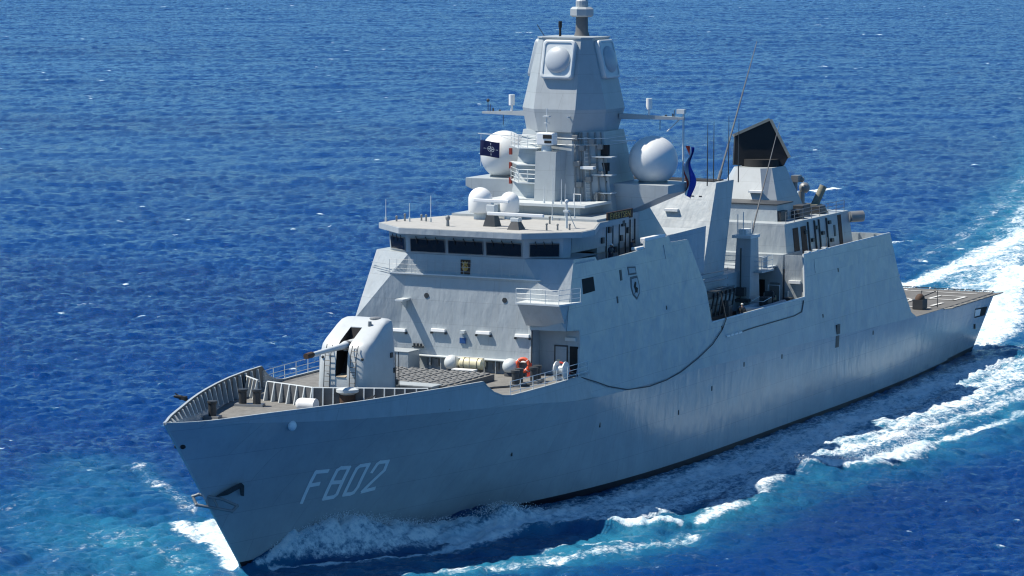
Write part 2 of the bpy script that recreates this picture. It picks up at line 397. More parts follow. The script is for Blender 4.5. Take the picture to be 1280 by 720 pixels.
fz = lambda x: 5.6 + .0185 * x + .055
def strip(mb, a, b, wd):
    a, b = Vector((a[0], a[1], 0)), Vector((b[0], b[1], 0)); d = (b-a).normalized(); n_ = Vector((-d.y, d.x, 0))*wd/2; d = d*wd/2
    q = [a-d-n_, b+d-n_, b+d+n_, a-d+n_]; mb.hexa([(p.x, p.y, fz(p.x)-.01) for p in q], [(p.x, p.y, fz(p.x)+.012) for p in q])
m = MB()
R4 = [(6.6, 5.0), (10.4, 5.0), (10.4, 7.6), (6.6, 7.6)]
for s in (1, -1):
    for k in range(4): strip(m, (R4[k][0], s*R4[k][1]), (R4[(k+1) % 4][0], s*R4[(k+1) % 4][1]), .3)
for a in range(40):
    t0, t1 = a*math.pi/20, (a+1)*math.pi/20; strip(m, (14+4.2*math.cos(t0), 4.2*math.sin(t0)), (14+4.2*math.cos(t1), 4.2*math.sin(t1)), .3)
strip(m, (2, 0), (26, 0), .25); strip(m, (14, 7.6), (17, 7.6), .35); strip(m, (19, -8), (19, 8), .3); strip(m, (3.2, -7.5), (3.2, 7.5), .25)
m.build('deck_marking', 'line', fdeck)
def net(x0, x1, y0, y1, side):
    m = MB(); z0, z1 = fz((x0+x1)/2) - .12, fz((x0+x1)/2) + .02
    P = [(x0, side*y0, z0), (x1, side*y0, z0), (x1, side*y1, z1), (x0, side*y1, z1)]
    for k in range(4): m.tube([P[k], P[(k+1) % 4]], .045, 5)
    for k in range(1, 7):
        f = k/7; m.tube([(x0+(x1-x0)*f, side*y0, z0), (x0+(x1-x0)*f, side*y1, z1)], .018, 4)
    for k in range(1, 4):
        f = k/4; m.tube([(x0, side*(y0+(y1-y0)*f), z0+(z1-z0)*f), (x1, side*(y0+(y1-y0)*f), z0+(z1-z0)*f)], .018, 4)
    return m
for s in (1, -1):
    for k in range(9):
        x0 = .6 + k*2.0; y0 = kn_pt(144.24 - x0 - .9)[1] + .03
        net(x0, x0 + 1.75, y0, y0 + .95, s).build('safety_net', 'dark', fdeck)
m = MB()
for k in range(8):
    y0 = -8 + k*2.03; m2 = [(.1, y0, 5.55), (.1, y0+1.85, 5.55), (-.95, y0+1.85, 5.62), (-.95, y0, 5.62)]
    for q in range(4): m.tube([m2[q], m2[(q+1) % 4]], .045, 5)
    for q in range(1, 7): m.tube([(.1, y0+1.85*q/7, 5.55), (-.95, y0+1.85*q/7, 5.62)], .018, 4)
m.build('stern_net', 'dark', fdeck)
m = MB()
for y in np.arange(-7.4, 7.5, 1.85):
    m.lathe((.5, y, fz(.5)), [(.1, 0), (.1, .12), (.05, .2)], 8)
m.each('deck_light', 'white', fdeck)
# tarpaulined gear with its frame at the hangar corner
m = MB(); m.box(19.6, 21.0, 7.0, 8.0, 6.0, 6.9); m.tube([(18.4, 7.0, 6), (18.4, 7.0, 7.5), (18.4, 8.6, 7.6), (18.4, 8.6, 6)], .05, 6); m.tube([(20.2, 7.2, 6.9), (18.4, 8.4, 7.5)], .05, 6)
dg = m.build('deck_gear_frame', 'dark', frigate)
m = MB(); m.sphere((20.3, 7.5, 6.85), .62, 14, 8, -.7, (1.0, .75, .95)); m.build('cover', 'brown', dg, smooth=60)
# ---- upper sides (tumblehome) from knuckle to the superstructure top
zk_x = lambda x: zk(144.24 - x * .998)
def side_plate(outline, side, th=.16):
    m = MB(); P = [(x, side*side_y(z), z) for x, z in outline]; m.prism(P, (0, -side*th, 0)); return m
kl = [(x, zk_x(x) + .012) for x in np.linspace(27.2, 101.9, 26)]
common = [(79.0, 17.57), (76.3, 13.46), (75.8, 10.62), (54.95, 10.58), (54.2, 14.14), (32.1, 14.17), (30.85, 10.2), (28.5, 6.6)]
port = kl + [(101.9, 9.44), (101.35, 10.2), (101.02, 11.5), (100.95, 12.72), (102.9, 12.9), (100.55, 17.9), (96.6, 17.75), (96.4, 17.45), (91.6, 17.45), (87.45, 17.55), (87.3, 18.12), (82.6, 18.12), (82.4, 17.62)] + common
stbd = kl + [(102.9, 9.4), (103.0, 12.9), (100.55, 17.9), (96.6, 17.75), (91.6, 17.45), (87.45, 17.55), (87.3, 18.12), (82.6, 18.12), (82.4, 17.62)] + common
upper = side_plate(port, 1).build('side_plating', 'hull', frigate, org=(65, 9, 6), label='port upper side plating with the boat bay cut out')
stp = side_plate(stbd, -1).build('side_plating', 'hull', frigate, org=(65, -9, 6), label='starboard upper side plating in sunlight')
def side_patch(name, xz, mt, off=.0, th=.03, label=None, parent=upper):
    return MB().prism([(x, side_y(z) + off, z) for x, z in xz], (0, th, 0)).build(name, mt, parent, label=label)
side_patch('square_port', [(99.4, 16.35), (97.4, 16.35), (97.35, 15.3), (99.45, 15.25)], 'hole')
side_patch('shutter_panel', [(83.9, 17.55), (79.4, 17.25), (79.2, 16.3), (83.7, 16.45)], 'hull', 0, .035)
side_patch('shutter_panel', [(52.0, 13.6), (36.0, 13.4), (36.0, 12.2), (52.0, 12.4)], 'hull', 0, .03)
# crest painted on the side: ribbon above a shield
sh = [(90.75, 15.7), (89.45, 15.7), (89.2, 14.9), (89.35, 14.3), (89.95, 13.9), (90.6, 14.3), (90.85, 14.9)]
cr = side_patch('ship_crest', sh, 'lining', .0, .02, label='black and white shield crest on the port side')
inn = [(90.0 + (x-90.0)*.8, 14.8 + (z-14.8)*.8) for x, z in sh]
side_patch('shield_field', inn, 'grey', .021, .015, parent=cr)
side_patch('emblem', [(90.4, 14.35), (90.15, 14.6), (90.35, 14.95), (90.05, 15.3), (89.8, 15.2), (89.95, 14.9), (89.6, 14.75), (89.8, 14.4), (90.1, 14.5)], 'black', .037, .012, parent=cr)
side_patch('ribbon', [(91.1, 16.5), (89.6, 16.4), (89.55, 15.8), (91.0, 15.85)], 'lining', .0, .02, parent=cr)
side_patch('ribbon_field', [(90.95, 16.38), (89.75, 16.3), (89.7, 15.95), (90.87, 15.98)], 'grey', .021, .015, parent=cr)
for (x0, z0, w_, h_) in [(92.6, 15.6, .35, .8), (93.6, 14.0, .2, .5), (74.0, 9.9, .2, .3), (46.5, 12.0, .2, .35), (84.6, 12.6, .15, .3), (51.3, 8.5, .2, .3)]:
    side_patch('vent_slot', [(x0, z0), (x0-w_, z0), (x0-w_, z0+h_), (x0, z0+h_)], 'dark')
m = MB(); m.tube([(x, side_y(z) + .05, z) for x, z in [(73.2, 9.25), (67.5, 9.35), (58, 9.35), (56.2, 9.5), (55.5, 10.4)]], .045, 6)
m.build('side_pipe', 'dark', upper)
m = MB()
for k in range(4): m.box(70.0 + k*.85, 70.7 + k*.85, side_y(9.3) - .02, side_y(9.3) + .12, 9.22, 9.36)
m.each('pipe_guard', 'white', upper)
# bright capping along the bay sill and the hangar top
m = MB(); m.tube([(x, side_y(z) - .08, z + .03) for x, z in [(75.8, 10.62), (54.95, 10.58), (54.2, 14.14), (32.1, 14.17)]], .09, 6); m.mirror_y()
m.build('sill_capping', 'light', upper)

# ---------------------------------------------------------------- forward superstructure
T1, T2, A0 = (101.85, 4.75, 17.9), (100.55, 8.15, 17.9), (103.0, 8.7, 12.9)
m = MB(); S_ = lambda p: (p[0], -p[1], p[2])
b0 = (102.5, 5.6, 9.38); B0 = (103.0, 9.14, 9.38); r0 = (102.35, 5.6, 12.75)
V = [S_(b0), b0, T1, S_(T1), S_(A0), S_(B0), S_(T2), r0, A0, T2]
# front, starboard corner, chamfers, port overhang
m.add(V, [(0, 1, 7, 2, 3), (0, 3, 4), (5, 0, 4), (3, 6, 4), (2, 7, 8), (2, 8, 9)])
# port recess: return wall, back wall, soffit ; cap
q = [(101.0, 5.6, 9.38), (101.0, 5.6, 12.75), (101.0, 8.85, 12.75), (101.0, 9.0, 9.38)]
m.add([b0, r0] + q + [A0], [(0, 2, 3, 1), (2, 5, 4, 3), (1, 3, 4, 6)])
m.add([S_(T1), T1, T2, (96, 8.0, 17.9), (96, -8.0, 17.9), S_(T2)], [(0, 1, 2, 3, 4, 5)])
m.add([(96, 8.0, 17.9), (96, -8.0, 17.9), (96, -8, 9.4), (96, 8, 9.4)], [(0, 1, 2, 3)])
sup = m.build('superstructure', 'grey', frigate, org=(100, 0, 9.38))
# inner block behind, and bridge wing deck
m = MB(); m.box(80.0, 100.5, -7.6, 7.6, 9.4, 16.55); m.build('wing_deck', 'roof', sup)
fx = lambda z: 102.5 + (101.85 - 102.5) * (z - 9.4) / 8.5             # front face
# gutter walk with folded net rails
m = MB(); m.box(fx(16.4)-.02, fx(16.4)+.28, -6.25, 6.25, 16.36, 16.46)
gw = m.build('gutter_walk', 'light', sup)
m = bar_rail([(fx(16.4)+.25, y, 16.42) for y in np.arange(-6.2, 4.7, .62)], 1.0, 3, .014)
for p, q in [((101.9, -6.3, 16.42), (101.0, -8.2, 16.42))]:
    for k in (.0, .3, .6): m.tube([(p[0]+.25, p[1], 16.42+k), (q[0]+.25, q[1], 16.42+k)], .02, 5)
m.build('guard_rail', 'grey', gw)
# hooded deck lights
def hood(x, y, z, par, w_=1.15, face=1, name='deck_light'):
    m = MB(); m.hexa([(x-.02, y-w_/2, z-.14), (x+.27, y-w_/2, z-.12), (x+.27, y+w_/2, z-.12), (x-.02, y+w_/2, z-.14)], [(x-.02, y-w_/2, z+.1), (x+.22, y-w_/2, z+.12), (x+.22, y+w_/2, z+.12), (x-.02, y+w_/2, z+.1)])
    o = m.build(name, 'white', par, bevel=.03)
    m = MB(); m.box(x-.02, x+.22, y-w_/2-.07, y-w_/2+.04, z-.28, z-.13); m.box(x-.02, x+.22, y+w_/2-.04, y+w_/2+.07, z-.28, z-.13); m.each('bracket', 'dark', o)
    return o
for y, z in [(-5.3, 12.15), (-2.0, 12.32), (1.7, 12.34), (4.9, 12.3)]: hood(fx(z), y, z, sup)
m = MB(); m.box(fx(12.3)-.02, fx(12.3)+.3, -.15, .2, 12.2, 12.4); m.tube([(fx(12)+.15, 0, 12.2), (fx(12)+.15, 0, 11.85)], .03, 5); m.build('sensor', 'light', sup)
m = MB(); m.box(fx(11.6)-.02, fx(11.6)+.12, -.22, .25, 11.45, 11.85); m.build('junction_box', 'blue', sup)
for y, z in [(-3.15, 14.82), (3.3, 14.8)]:
    MB().cyl((fx(z)-.03, y, z), (fx(z)+.05, y, z), .19, n=16).build('porthole', 'dark', sup, smooth=40)
m = MB(); m.box(fx(14.5)-.02, fx(14.5)+1.25, -5.15, -4.5, 14.42, 14.56); m.prism([(fx(14.4), -4.85, 13.7), (fx(14.4), -4.85, 14.42), (fx(14.4)+1.1, -4.85, 14.42)], (0, .06, 0)); m.build('lamp_bracket', 'light', sup)
m = MB(); m.box(fx(11.2), fx(11.2)+.25, -4.1, -3.2, 10.95, 11.05)
for k in range(3): m.cyl((fx(11.2)+.15, -3.95+.28*k, 11.0), (fx(11.2)+.15, -3.95+.28*k, 11.25), .09, n=8)
m.build('spray_nozzle', 'dark', sup)
# shelf along the foot of the front face
m = MB(); m.hexa([(fx(10.3)-.05, -3.6, 10.38), (fx(10.3)+.52, -3.6, 10.38), (fx(10.3)+.52, 5.5, 10.38), (fx(10.3)-.05, 5.5, 10.38)], [(fx(10.3)-.05, -3.6, 10.46), (fx(10.3)+.52, -3.6, 10.44), (fx(10.3)+.52, 5.5, 10.44), (fx(10.3)-.05, 5.5, 10.46)])
for y in np.arange(-3.4, 5.5, .9): m.box(fx(10)+.35, fx(10)+.4, y, y+.05, 9.4, 10.38)
m.build('shelf', 'light', sup)
m = MB()
for y, k in [(-2.8, .3), (-2.2, .35), (-.9, .3), (.9, .45), (1.7, .4), (2.6, .5), (3.4, .35)]: m.box(fx(9.9), fx(9.9)+.25, y, y+k, 9.7, 10.2)
m.each('valve_box', 'steel', sup)
m = MB(); m.box(103.15, 104.9, -5.25, -3.2, 9.4, 10.85); m.box(103.1, 104.95, -5.3, -3.15, 10.85, 10.93); m.build('deck_locker', 'grey', sup, bevel=.03)
# crest plaque under the bridge windows
m = MB(); m.box(fx(17.1)-.02, fx(17.1)+.08, -.38, .38, 16.55, 17.62); pq = m.build('crest_plaque', 'brown', sup)
m = MB(); m.torus((fx(17.1)+.1, 0, 17.05), .22, .05, (1, 0, 0), 14, 6); m.prism([(fx(17.1)+.09, -.2, 17.3), (fx(17.1)+.09, -.24, 17.5), (fx(17.1)+.09, -.08, 17.4), (fx(17.1)+.09, 0, 17.54), (fx(17.1)+.09, .08, 17.4), (fx(17.1)+.09, .24, 17.5), (fx(17.1)+.09, .2, 17.3)], (.04, 0, 0))
m.prism([(fx(17.1)+.09, -.16, 16.85), (fx(17.1)+.09, .1, 16.8), (fx(17.1)+.09, .18, 17.0), (fx(17.1)+.09, .02, 17.2), (fx(17.1)+.09, -.12, 17.12)], (.04, 0, 0)); m.build('crest', 'gold', pq)
# port side door lobby: doors, notice, overhang platform
m = MB(); m.box(100.98, 101.07, 6.95, 7.85, 9.6, 11.5); dr = m.build('watertight_door', 'grey', sup, bevel=.03)
m = MB()
for P in [(6.85, 6.97, 9.5, 11.6), (7.83, 7.95, 9.5, 11.6)]: m.box(100.99, 101.05, *P)
m.box(100.99, 101.05, 6.97, 7.83, 11.48, 11.6); m.build('door_frame', 'dark', dr)
m = MB(); m.box(101.07, 101.09, 7.1, 7.35, 10.1, 10.55); m.build('notice', 'cream', dr)
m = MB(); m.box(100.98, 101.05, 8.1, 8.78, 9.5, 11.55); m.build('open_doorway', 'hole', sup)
m = MB(); m.box(100.99, 101.15, 7.75, 8.6, 11.95, 12.2); m.build('name_light', 'light', sup)
m = MB(); m.tube([(102.46, 5.66, 9.4), (102.32, 5.66, 12.7)], .04, 5); m.build('pipe', 'dark', sup)
m = MB(); pz = 14.78
m.prism([(101.9, 5.0, pz), (103.85, 5.0, pz), (103.9, 8.55, pz), (101.3, 9.15, pz), (101.3, 8.3, pz)], (0, 0, .12)); wp = m.build('wing_platform', 'light', sup)
m = MB(); m.hexa([(102.35, 5.3, 13.1), (102.6, 5.3, 13.1), (102.6, 8.5, 13.1), (102.4, 8.5, 13.1)], [(102.1, 5.1, pz), (103.7, 5.1, pz), (103.75, 8.5, pz), (101.9, 8.5, pz)]); m.build('platform_support', 'grey', wp)
bar_rail([(103.8, 5.05, pz+.1), (103.8, 6.2, pz+.1), (103.83, 7.4, pz+.1), (103.85, 8.5, pz+.1), (102.5, 8.85, pz+.1), (101.4, 9.1, pz+.1)], 1.05, 3, .022).build('guard_rail', 'light', wp)
# ---------------------------------------------------------------- bridge
zb, zr = 17.92, 19.42
plan = [(101.88, 4.78), (100.25, 7.15), (99.6, 7.45), (99.35, 6.2), (86.5, 6.2)]
def ring(pl, z, ex=0): return [(x+ex, y + (ex if y > 0 else 0), z) for x, y in pl]
half = plan; loop = half + [(x, -y) for x, y in reversed(half)]
m = MB(); m.loft([[(x, y, zb) for x, y in loop], [(x + (.12 if x > 100 else 0), y*(1.01 if x > 99 else 1), zr) for x, y in loop]]); bridge = m.build('bridge', 'grey', frigate)
def window(p, q, z0, z1, lean, name='bridge_window'):
    """glass pane set in a frame between plan points p and q"""
    p, q = Vector((p[0], p[1], 0)), Vector((q[0], q[1], 0)); d = (q-p).normalized(); nn = Vector((d.y, -d.x, 0))
    if nn.x < 0: nn = -nn
    f = lambda v, z, o: (v.x + nn.x*(o + .02 + lean*(z-zb)/1.5), v.y + nn.y*(o + .02 + lean*(z-zb)/1.5), z)
    m = MB(); m.hexa([f(p, z0, .0), f(q, z0, .0), f(q, z0, .035), f(p, z0, .035)], [f(p, z1, 0), f(q, z1, 0), f(q, z1, .035), f(p, z1, .035)]); o = m.build(name, 'glass', bridge)
    m = MB()
    for a, b in [((p, z0), (q, z0)), ((q, z0), (q, z1)), ((q, z1), (p, z1)), ((p, z1), (p, z0))]: m.tube([f(a[0], a[1], .03), f(b[0], b[1], .03)], .035, 4)
    m.build('frame', 'steel', o)
    for k in (.18, .46, .74):
        w0 = p.lerp(q, k); w1 = w0 + d*.12; m = MB()
        m.tube([f(w0, z1+.17, .14), f(w0.lerp(w1, .5), z1+.02, .1), f(w1, z1-.35, .06)], [.05, .035, .015], 5); m.build('wiper', 'black', o)
    return o
for y0, y1 in [(-4.55, -1.66), (-1.42, 1.47), (1.72, 4.6)]: window((101.9, y0), (101.9, y1), 18.05, 19.02, .13)
for s in (1, -1): window((101.66, s*5.08), (100.42, s*6.9), 18.05, 19.0, .15)
for s in (1, -1):
    m = MB(); m.box(98.9, 99.36, s*6.21 if s > 0 else -6.23, s*6.23 if s > 0 else -6.21, 16.7, 18.6); m.build('wing_door', 'dark', bridge)
rf = [(102.95, 5.05), (99.7, 8.42), (97.2, 8.35), (92.0, 6.4), (86.4, 6.3)]
lp = rf + [(x, -y) for x, y in reversed(rf)]
m = MB(); m.loft([[(x, y, 19.42) for x, y in lp], [(x, y, 19.46) for x, y in lp], [(x, y, 19.84) for x, y in lp]]); roof = m.build('bridge_roof', 'grey', bridge)
m = MB(); m.prism([(x - .12 if x > 100 else x, y*.985, 19.84) for x, y in lp], (0, 0, .03)); m.build('roof_deck', 'roof', roof)
m = MB(); m.tube([(98.6, 6.3, 16.6), (98.2, 6.3, 19.5)], .04, 5); m.tube([(98.2, 6.75, 16.6), (97.9, 6.75, 19.5)], .04, 5)
for k in range(8): m.tube([(98.55-.05*k, 6.3, 16.9+.33*k), (98.2-.04*k, 6.75, 16.9+.33*k)], .025, 4)
m.build('ladder', 'dark', bridge)
m = MB(); m.box(96.8, 100.2, 7.95, 8.15, 17.5, 17.62); m.build('wing_rail', 'grey', bridge)
# pelorus / lamps on the wing
m = MB(); m.cyl((98.0, 7.4, 16.6), (98.0, 7.4, 17.5), .12); m.sphere((98.0, 7.3, 17.65), .26, 12, 8, -.9); m.build('signal_lamp', 'cream', bridge, smooth=50)
# roof fittings
def whip(p, h, r=.03, par=None, name='whip_antenna', mt='light', lean=(0, 0)):
    m = MB(); m.cyl(p, (p[0], p[1], p[2]+.3), r*2.6, n=8); m.tube([(p[0], p[1], p[2]+.3), (p[0]+lean[0]*h, p[1]+lean[1]*h, p[2]+h)], [r, r*.6], 5); return m.build(name, mt, par or roof)
zt = 19.87
for x, y, h in [(99.0, -8.2, 1.7), (98.2, -6.6, 1.4), (97.8, -5.0, 2.0), (92.2, 2.5, 4.2), (91.6, 3.3, 2.8), (91.4, 4.0, 2.5)]: whip((x, y, zt), h)
m = MB()
for x, y, h in [(98.4, -7.6, .35), (98.0, -7.1, .5), (97.0, -6.2, .4), (97.4, -5.6, .45), (99.8, 5.6, .45), (99.4, 6.3, .4), (98.8, 7.0, .4), (95.0, 3.6, .5)]: m.cyl((x, y, zt), (x, y, zt+h), .08, .06, 8); m.sphere((x, y, zt+h), .1, 8, 5, -.9)
m.each('roof_light', 'steel', roof)
m = MB(); m.cyl((100.3, -2.3, zt), (100.3, -2.3, zt+.5), .14, .1, 10); m.sphere((100.3, -2.3, zt+.62), .18, 10, 6, -.9, (1, 1, 1.2)); m.build('compass', 'steel', roof, smooth=50)
m = MB(); m.cyl((97.6, 6.2, zt), (97.6, 6.2, zt+1.9), .1, .07, 8); m.box(97.4, 97.8, 6.0, 6.4, zt+1.2, zt+1.35); m.sphere((97.6, 6.2, zt+2.0), .16, 8, 6, -.9); m.tube([(97.6, 6.2, zt+1.5), (96.9, 6.6, zt)], .035, 5); m.build('light_mast', 'light', roof)
def nav_radar(p, L_, par, hz):
    m = MB(); m.hexa([(p[0]-.55, p[1]-.5, p[2]), (p[0]+.55, p[1]-.5, p[2]), (p[0]+.55, p[1]+.5, p[2]), (p[0]-.55, p[1]+.5, p[2])], [(p[0]-.3, p[1]-.28, p[2]+hz*.6), (p[0]+.3, p[1]-.28, p[2]+hz*.6), (p[0]+.3, p[1]+.28, p[2]+hz*.6), (p[0]-.3, p[1]+.28, p[2]+hz*.6)]); o = m.build('navigation_radar', 'dark', par)
    m = MB(); m.box(p[0]-.3, p[0]+.3, p[1]-.35, p[1]+.35, p[2]+hz*.6, p[2]+hz*.92); m.cyl((p[0], p[1], p[2]+hz*.9), (p[0], p[1], p[2]+hz), .12); m.build('gearbox', 'light', o, bevel=.05)
    m = MB(); a = R(88); dx, dy = math.cos(a)*L_/2, math.sin(a)*L_/2
    m.prism([(p[0]-dx, p[1]-dy, p[2]+hz), (p[0]+dx, p[1]+dy, p[2]+hz), (p[0]+dx, p[1]+dy, p[2]+hz+.26), (p[0]-dx, p[1]-dy, p[2]+hz+.26)], (.24, 0, .02)); m.build('scanner', 'white', o, bevel=.05)
    return o
nav_radar((100.2, 3.3, zt), 4.7, roof, .95)
nav_radar((98.6, .55, zt), 3.0, roof, 1.75)
def sat_dome(p, r, h, par):
    m = MB(); m.lathe(p, [(r*.55, 0), (r*.55, .5)], 16); o = m.build('satcom_dome', 'light', par, smooth=40)
    m = MB(); m.lathe((p[0], p[1], p[2]+.5), [(r*.9, 0), (r, .15), (r, h)] + [(max(.001, r*math.cos(a)), h + r*math.sin(a)) for a in np.linspace(.15, math.pi/2, 9)], 28); m.build('radome', 'white', o, smooth=40)
    return o
sat_dome((93.6, -2.9, zt), .92, 1.0, roof); sat_dome((92.6, -.9, zt), .74, .85, roof)
# ---------------------------------------------------------------- deckhouse behind the bridge (port wall with pipework)
m = MB(); m.box(70.5, 92.0, -5.9, 5.9, 13.0, 17.6); m.box(84.0, 92.0, -6.15, 6.15, 17.5, 20.05); m.hexa([(76, -5, 17.6), (84.2, -5, 17.6), (84.2, 5, 17.6), (76, 5, 17.6)], [(78.5, -4.2, 20.6), (84.2, -4.2, 20.6), (84.2, 4.2, 20.6), (78.5, 4.2, 20.6)])
dh = m.build('deckhouse', 'tower', frigate)
m = MB()
for x in (85.0, 85.9, 86.8, 88.0, 89.2, 90.4): m.tube([(x, 6.22, 16.7), (x, 6.22, 19.6)], .055, 5)
for x, z in [(85.4, 17.4), (86.2, 18.6), (87.5, 18.1), (88.6, 17.3), (89.7, 18.9), (91.0, 18.2), (87.2, 19.2)]: m.box(x, x+.4, 6.14, 6.35, z, z+.45)
m.each('pipe', 'dark', dh)
m = MB(); m.box(85.5, 90.3, 6.15, 6.25, 19.75, 20.45); nb = m.build('name_board', 'brown', dh, label='dark name board with gilt ship name below the mast')
cu = bpy.data.curves.new('name', 'FONT'); cu.body = 'EVERTSEN'; cu.size = .62; cu.extrude = .015; cu.align_x = 'CENTER'; cu.align_y = 'CENTER'; cu.space_character = 1.12
to = bpy.data.objects.new('name_tmp', cu); C.objects.link(to); dg_ = bpy.context.evaluated_depsgraph_get(); me = bpy.data.meshes.new_from_object(to.evaluated_get(dg_)); bpy.data.objects.remove(to)
me.materials.clear(); me.materials.append(M['gold']); me.transform(Matrix(((-1.25, 0, 0, 0), (0, 0, 1, 0), (0, 1.05, 0, 0), (0, 0, 0, 1))))
o = bpy.data.objects.new('ship_name', me); C.objects.link(o); put(o, nb, (87.9, 6.265, 20.1)); o['label'] = 'gilt ship name lettering on the dark board'
m = MB(); m.box(83.2, 87.2, 7.6, 8.05, 17.9, 18.35); m.box(86.2, 88.8, 7.55, 8.05, 17.5, 17.75); m.each('lashed_gear', 'white', dh, bevel=.06)

# ---------------------------------------------------------------- main mast
MX = 82.1
def octa(z, ap, he, cx=MX): return [(cx+a, b, z) for a, b in [(ap, -he), (ap, he), (he, ap), (-he, ap), (-ap, he), (-ap, -he), (-he, -ap), (he, -ap)]]
def oct2(z, xf, hf, xs, a, xr, xb): return [(xf, -hf, z), (xf, hf, z), (xs, a, z), (xr, a, z), (xb, hf, z), (xb, -hf, z), (xr, -a, z), (xs, -a, z)]
m = MB(); m.loft([oct2(19.9, 86.9, 1.7, 85.3, 4.5, 80.2, 78.8), oct2(22.3, 86.7, 1.6, 85.2, 4.1, 80.4, 79.2), oct2(26.25, 86.3, 1.4, 84.9, 3.45, 81.0, 80.0)]); mast = m.build('main_mast', 'tower', frigate, label='pale grey faceted tower mast with radar head and yards')
HX, HA, HB = 82.95, 3.6, 2.27
m = MB(); m.loft([octa(26.2, 3.3, 1.4, 83.2), octa(27.95, HA, 1.78, HX), octa(33.42, HB, 1.64, HX)]); m.loft([octa(33.42, HB+.1, 1.68, HX), octa(33.52, HB+.1, 1.68, HX)])
head = m.build('radar_head', 'tower', mast)
tl = math.atan2(HA-HB, 33.42-27.95)
for k in range(4):
    a = k*math.pi/2; ca, sa = math.cos(a), math.sin(a)
    def F(u, v, o):                                  # on the face: u sideways, v up the slope, o outward
        z = 31.75 + v*math.cos(tl); r_ = HB + (33.42-31.75)*math.tan(tl) - v*math.sin(tl) + o*math.cos(tl); z += o*math.sin(tl)
        return (HX + ca*r_ - sa*u, sa*r_ + ca*u, z)
    def rr(w_, h_, c, o, n=5):
        P = []
        for cx, cy, a0 in [(w_-c, h_-c, 0), (-w_+c, h_-c, 90), (-w_+c, -h_+c, 180), (w_-c, -h_+c, 270)]:
            P += [F(cx + c*math.cos(R(a0+90*i/n)), cy + c*math.sin(R(a0+90*i/n)), o) for i in range(n+1)]
        return P
    m = MB(); m.loft([rr(1.36, 1.52, .3, -.05), rr(1.36, 1.52, .3, .38), rr(1.28, 1.44, .28, .44), rr(1.16, 1.32, .25, .44), rr(1.14, 1.30, .25, .36)]); o = m.build('radar_array', 'light', head, smooth=25)
    m = MB(); m.loft([[F(1.06*math.cos(b)*math.cos(t), 1.06*math.cos(b)*math.sin(t) - .05, .36 + .42*math.sin(b)) for t in np.linspace(0, 2*math.pi, 29)[:-1]] for b in np.linspace(0, math.pi/2*.99, 9)]); m.build('array_dome', 'panel', o, smooth=40)
m = MB(); m.lathe((MX-.6, 0, 33.5), [(.62, 0), (.5, .4), (.46, 1.9)], 16); tp = m.build('topmast', 'lining', mast, smooth=40)
m = MB(); m.lathe((MX-.6, 0, 35.0), [(.8, 0), (.98, .12), (.98, .62), (.8, .78)], 8); m.lathe((MX-.6, 0, 35.75), [(.5, 0), (.5, .5), (.32, .7), (.32, 2.6), (.2, 2.9), (.08, 4)], 14); m.build('direction_finder', 'tower', tp)
m = MB(); m.cyl((MX+1.4, -.95, 33.5), (MX+1.4, -.95, 34.2), .1, n=8); m.cyl((MX+1.4, -.95, 34.2), (MX+1.4, -.95, 34.7), .15, n=8); m.build('mast_light', 'black', mast)
m = MB(); m.tube([(MX+1.5, -2.2, 33.4), (MX+1.5, -2.9, 34.4)], .03, 5); m.build('whip_antenna', 'dark', mast)
# yards
for s in (1, -1):
    m = MB(); m.hexa([(81.6, s*3.6, 27.1), (82.3, s*3.6, 27.1), (81.5, s*8.75, 27.15), (81.15, s*8.75, 27.15)], [(81.6, s*3.6, 27.55), (82.3, s*3.6, 27.55), (81.5, s*8.75, 27.32), (81.15, s*8.75, 27.32)]); y_ = m.build('yard', 'tower', mast)
    m = MB(); m.cyl((81.8, s*5.95, 27.4), (81.8, s*5.95, 27.9), .1, n=8); m.cyl((81.8, s*5.95, 27.9), (81.8, s*5.95, 28.75), .24, n=12); m.build('antenna', 'white', y_, smooth=40)
    m = MB(); m.tube([(81.6, s*6.8, 27.1), (81.6, s*6.8, 26.3)], .03, 5); m.tube([(81.5, s*8.0, 27.3), (81.5, s*8.0, 27.9)], .03, 5); m.cyl((81.4, s*7.8, 27.3), (81.4, s*7.8, 27.6), .07, n=6); m.cyl((81.4, s*7.2, 27.3), (81.4, s*7.2, 27.5), .09, n=6); m.build('yard_light', 'dark', y_)
m = MB(); m.sphere((81.3, -8.3, 28.2), .14, 8, 5, -.9); m.tube([(81.3, -8.3, 27.3), (81.3, -8.3, 28.1)], .03, 5); m.build('ball_antenna', 'dark', mast)
m = MB(); m.tube([(81.2, 8.62, 27.85), (81.2, 8.62, 22.3)], .085, 8); m.tube([(81.2, 8.55, 27.4), (81.6, 7.4, 26.2)], .06, 6); m.box(81.0, 81.4, 8.1, 8.75, 27.6, 27.95); m.build('flagstaff', 'light', mast)
# signal halyard arm and navigation bits on the front of the head
m = MB(); m.tube([(85.4, 1.0, 27.35), (87.6, 1.6, 27.45)], .07, 6); m.build('yard_arm', 'light', mast)
m = MB(); m.tube([(87.3, -.3, 26.2), (87.3, -.3, 28.1)], .05, 6); m.box(87.1, 87.5, -.55, -.05, 27.4, 27.5); m.box(87.2, 87.4, -.5, -.1, 26.9, 26.97); m.build('aerial_post', 'light', mast)
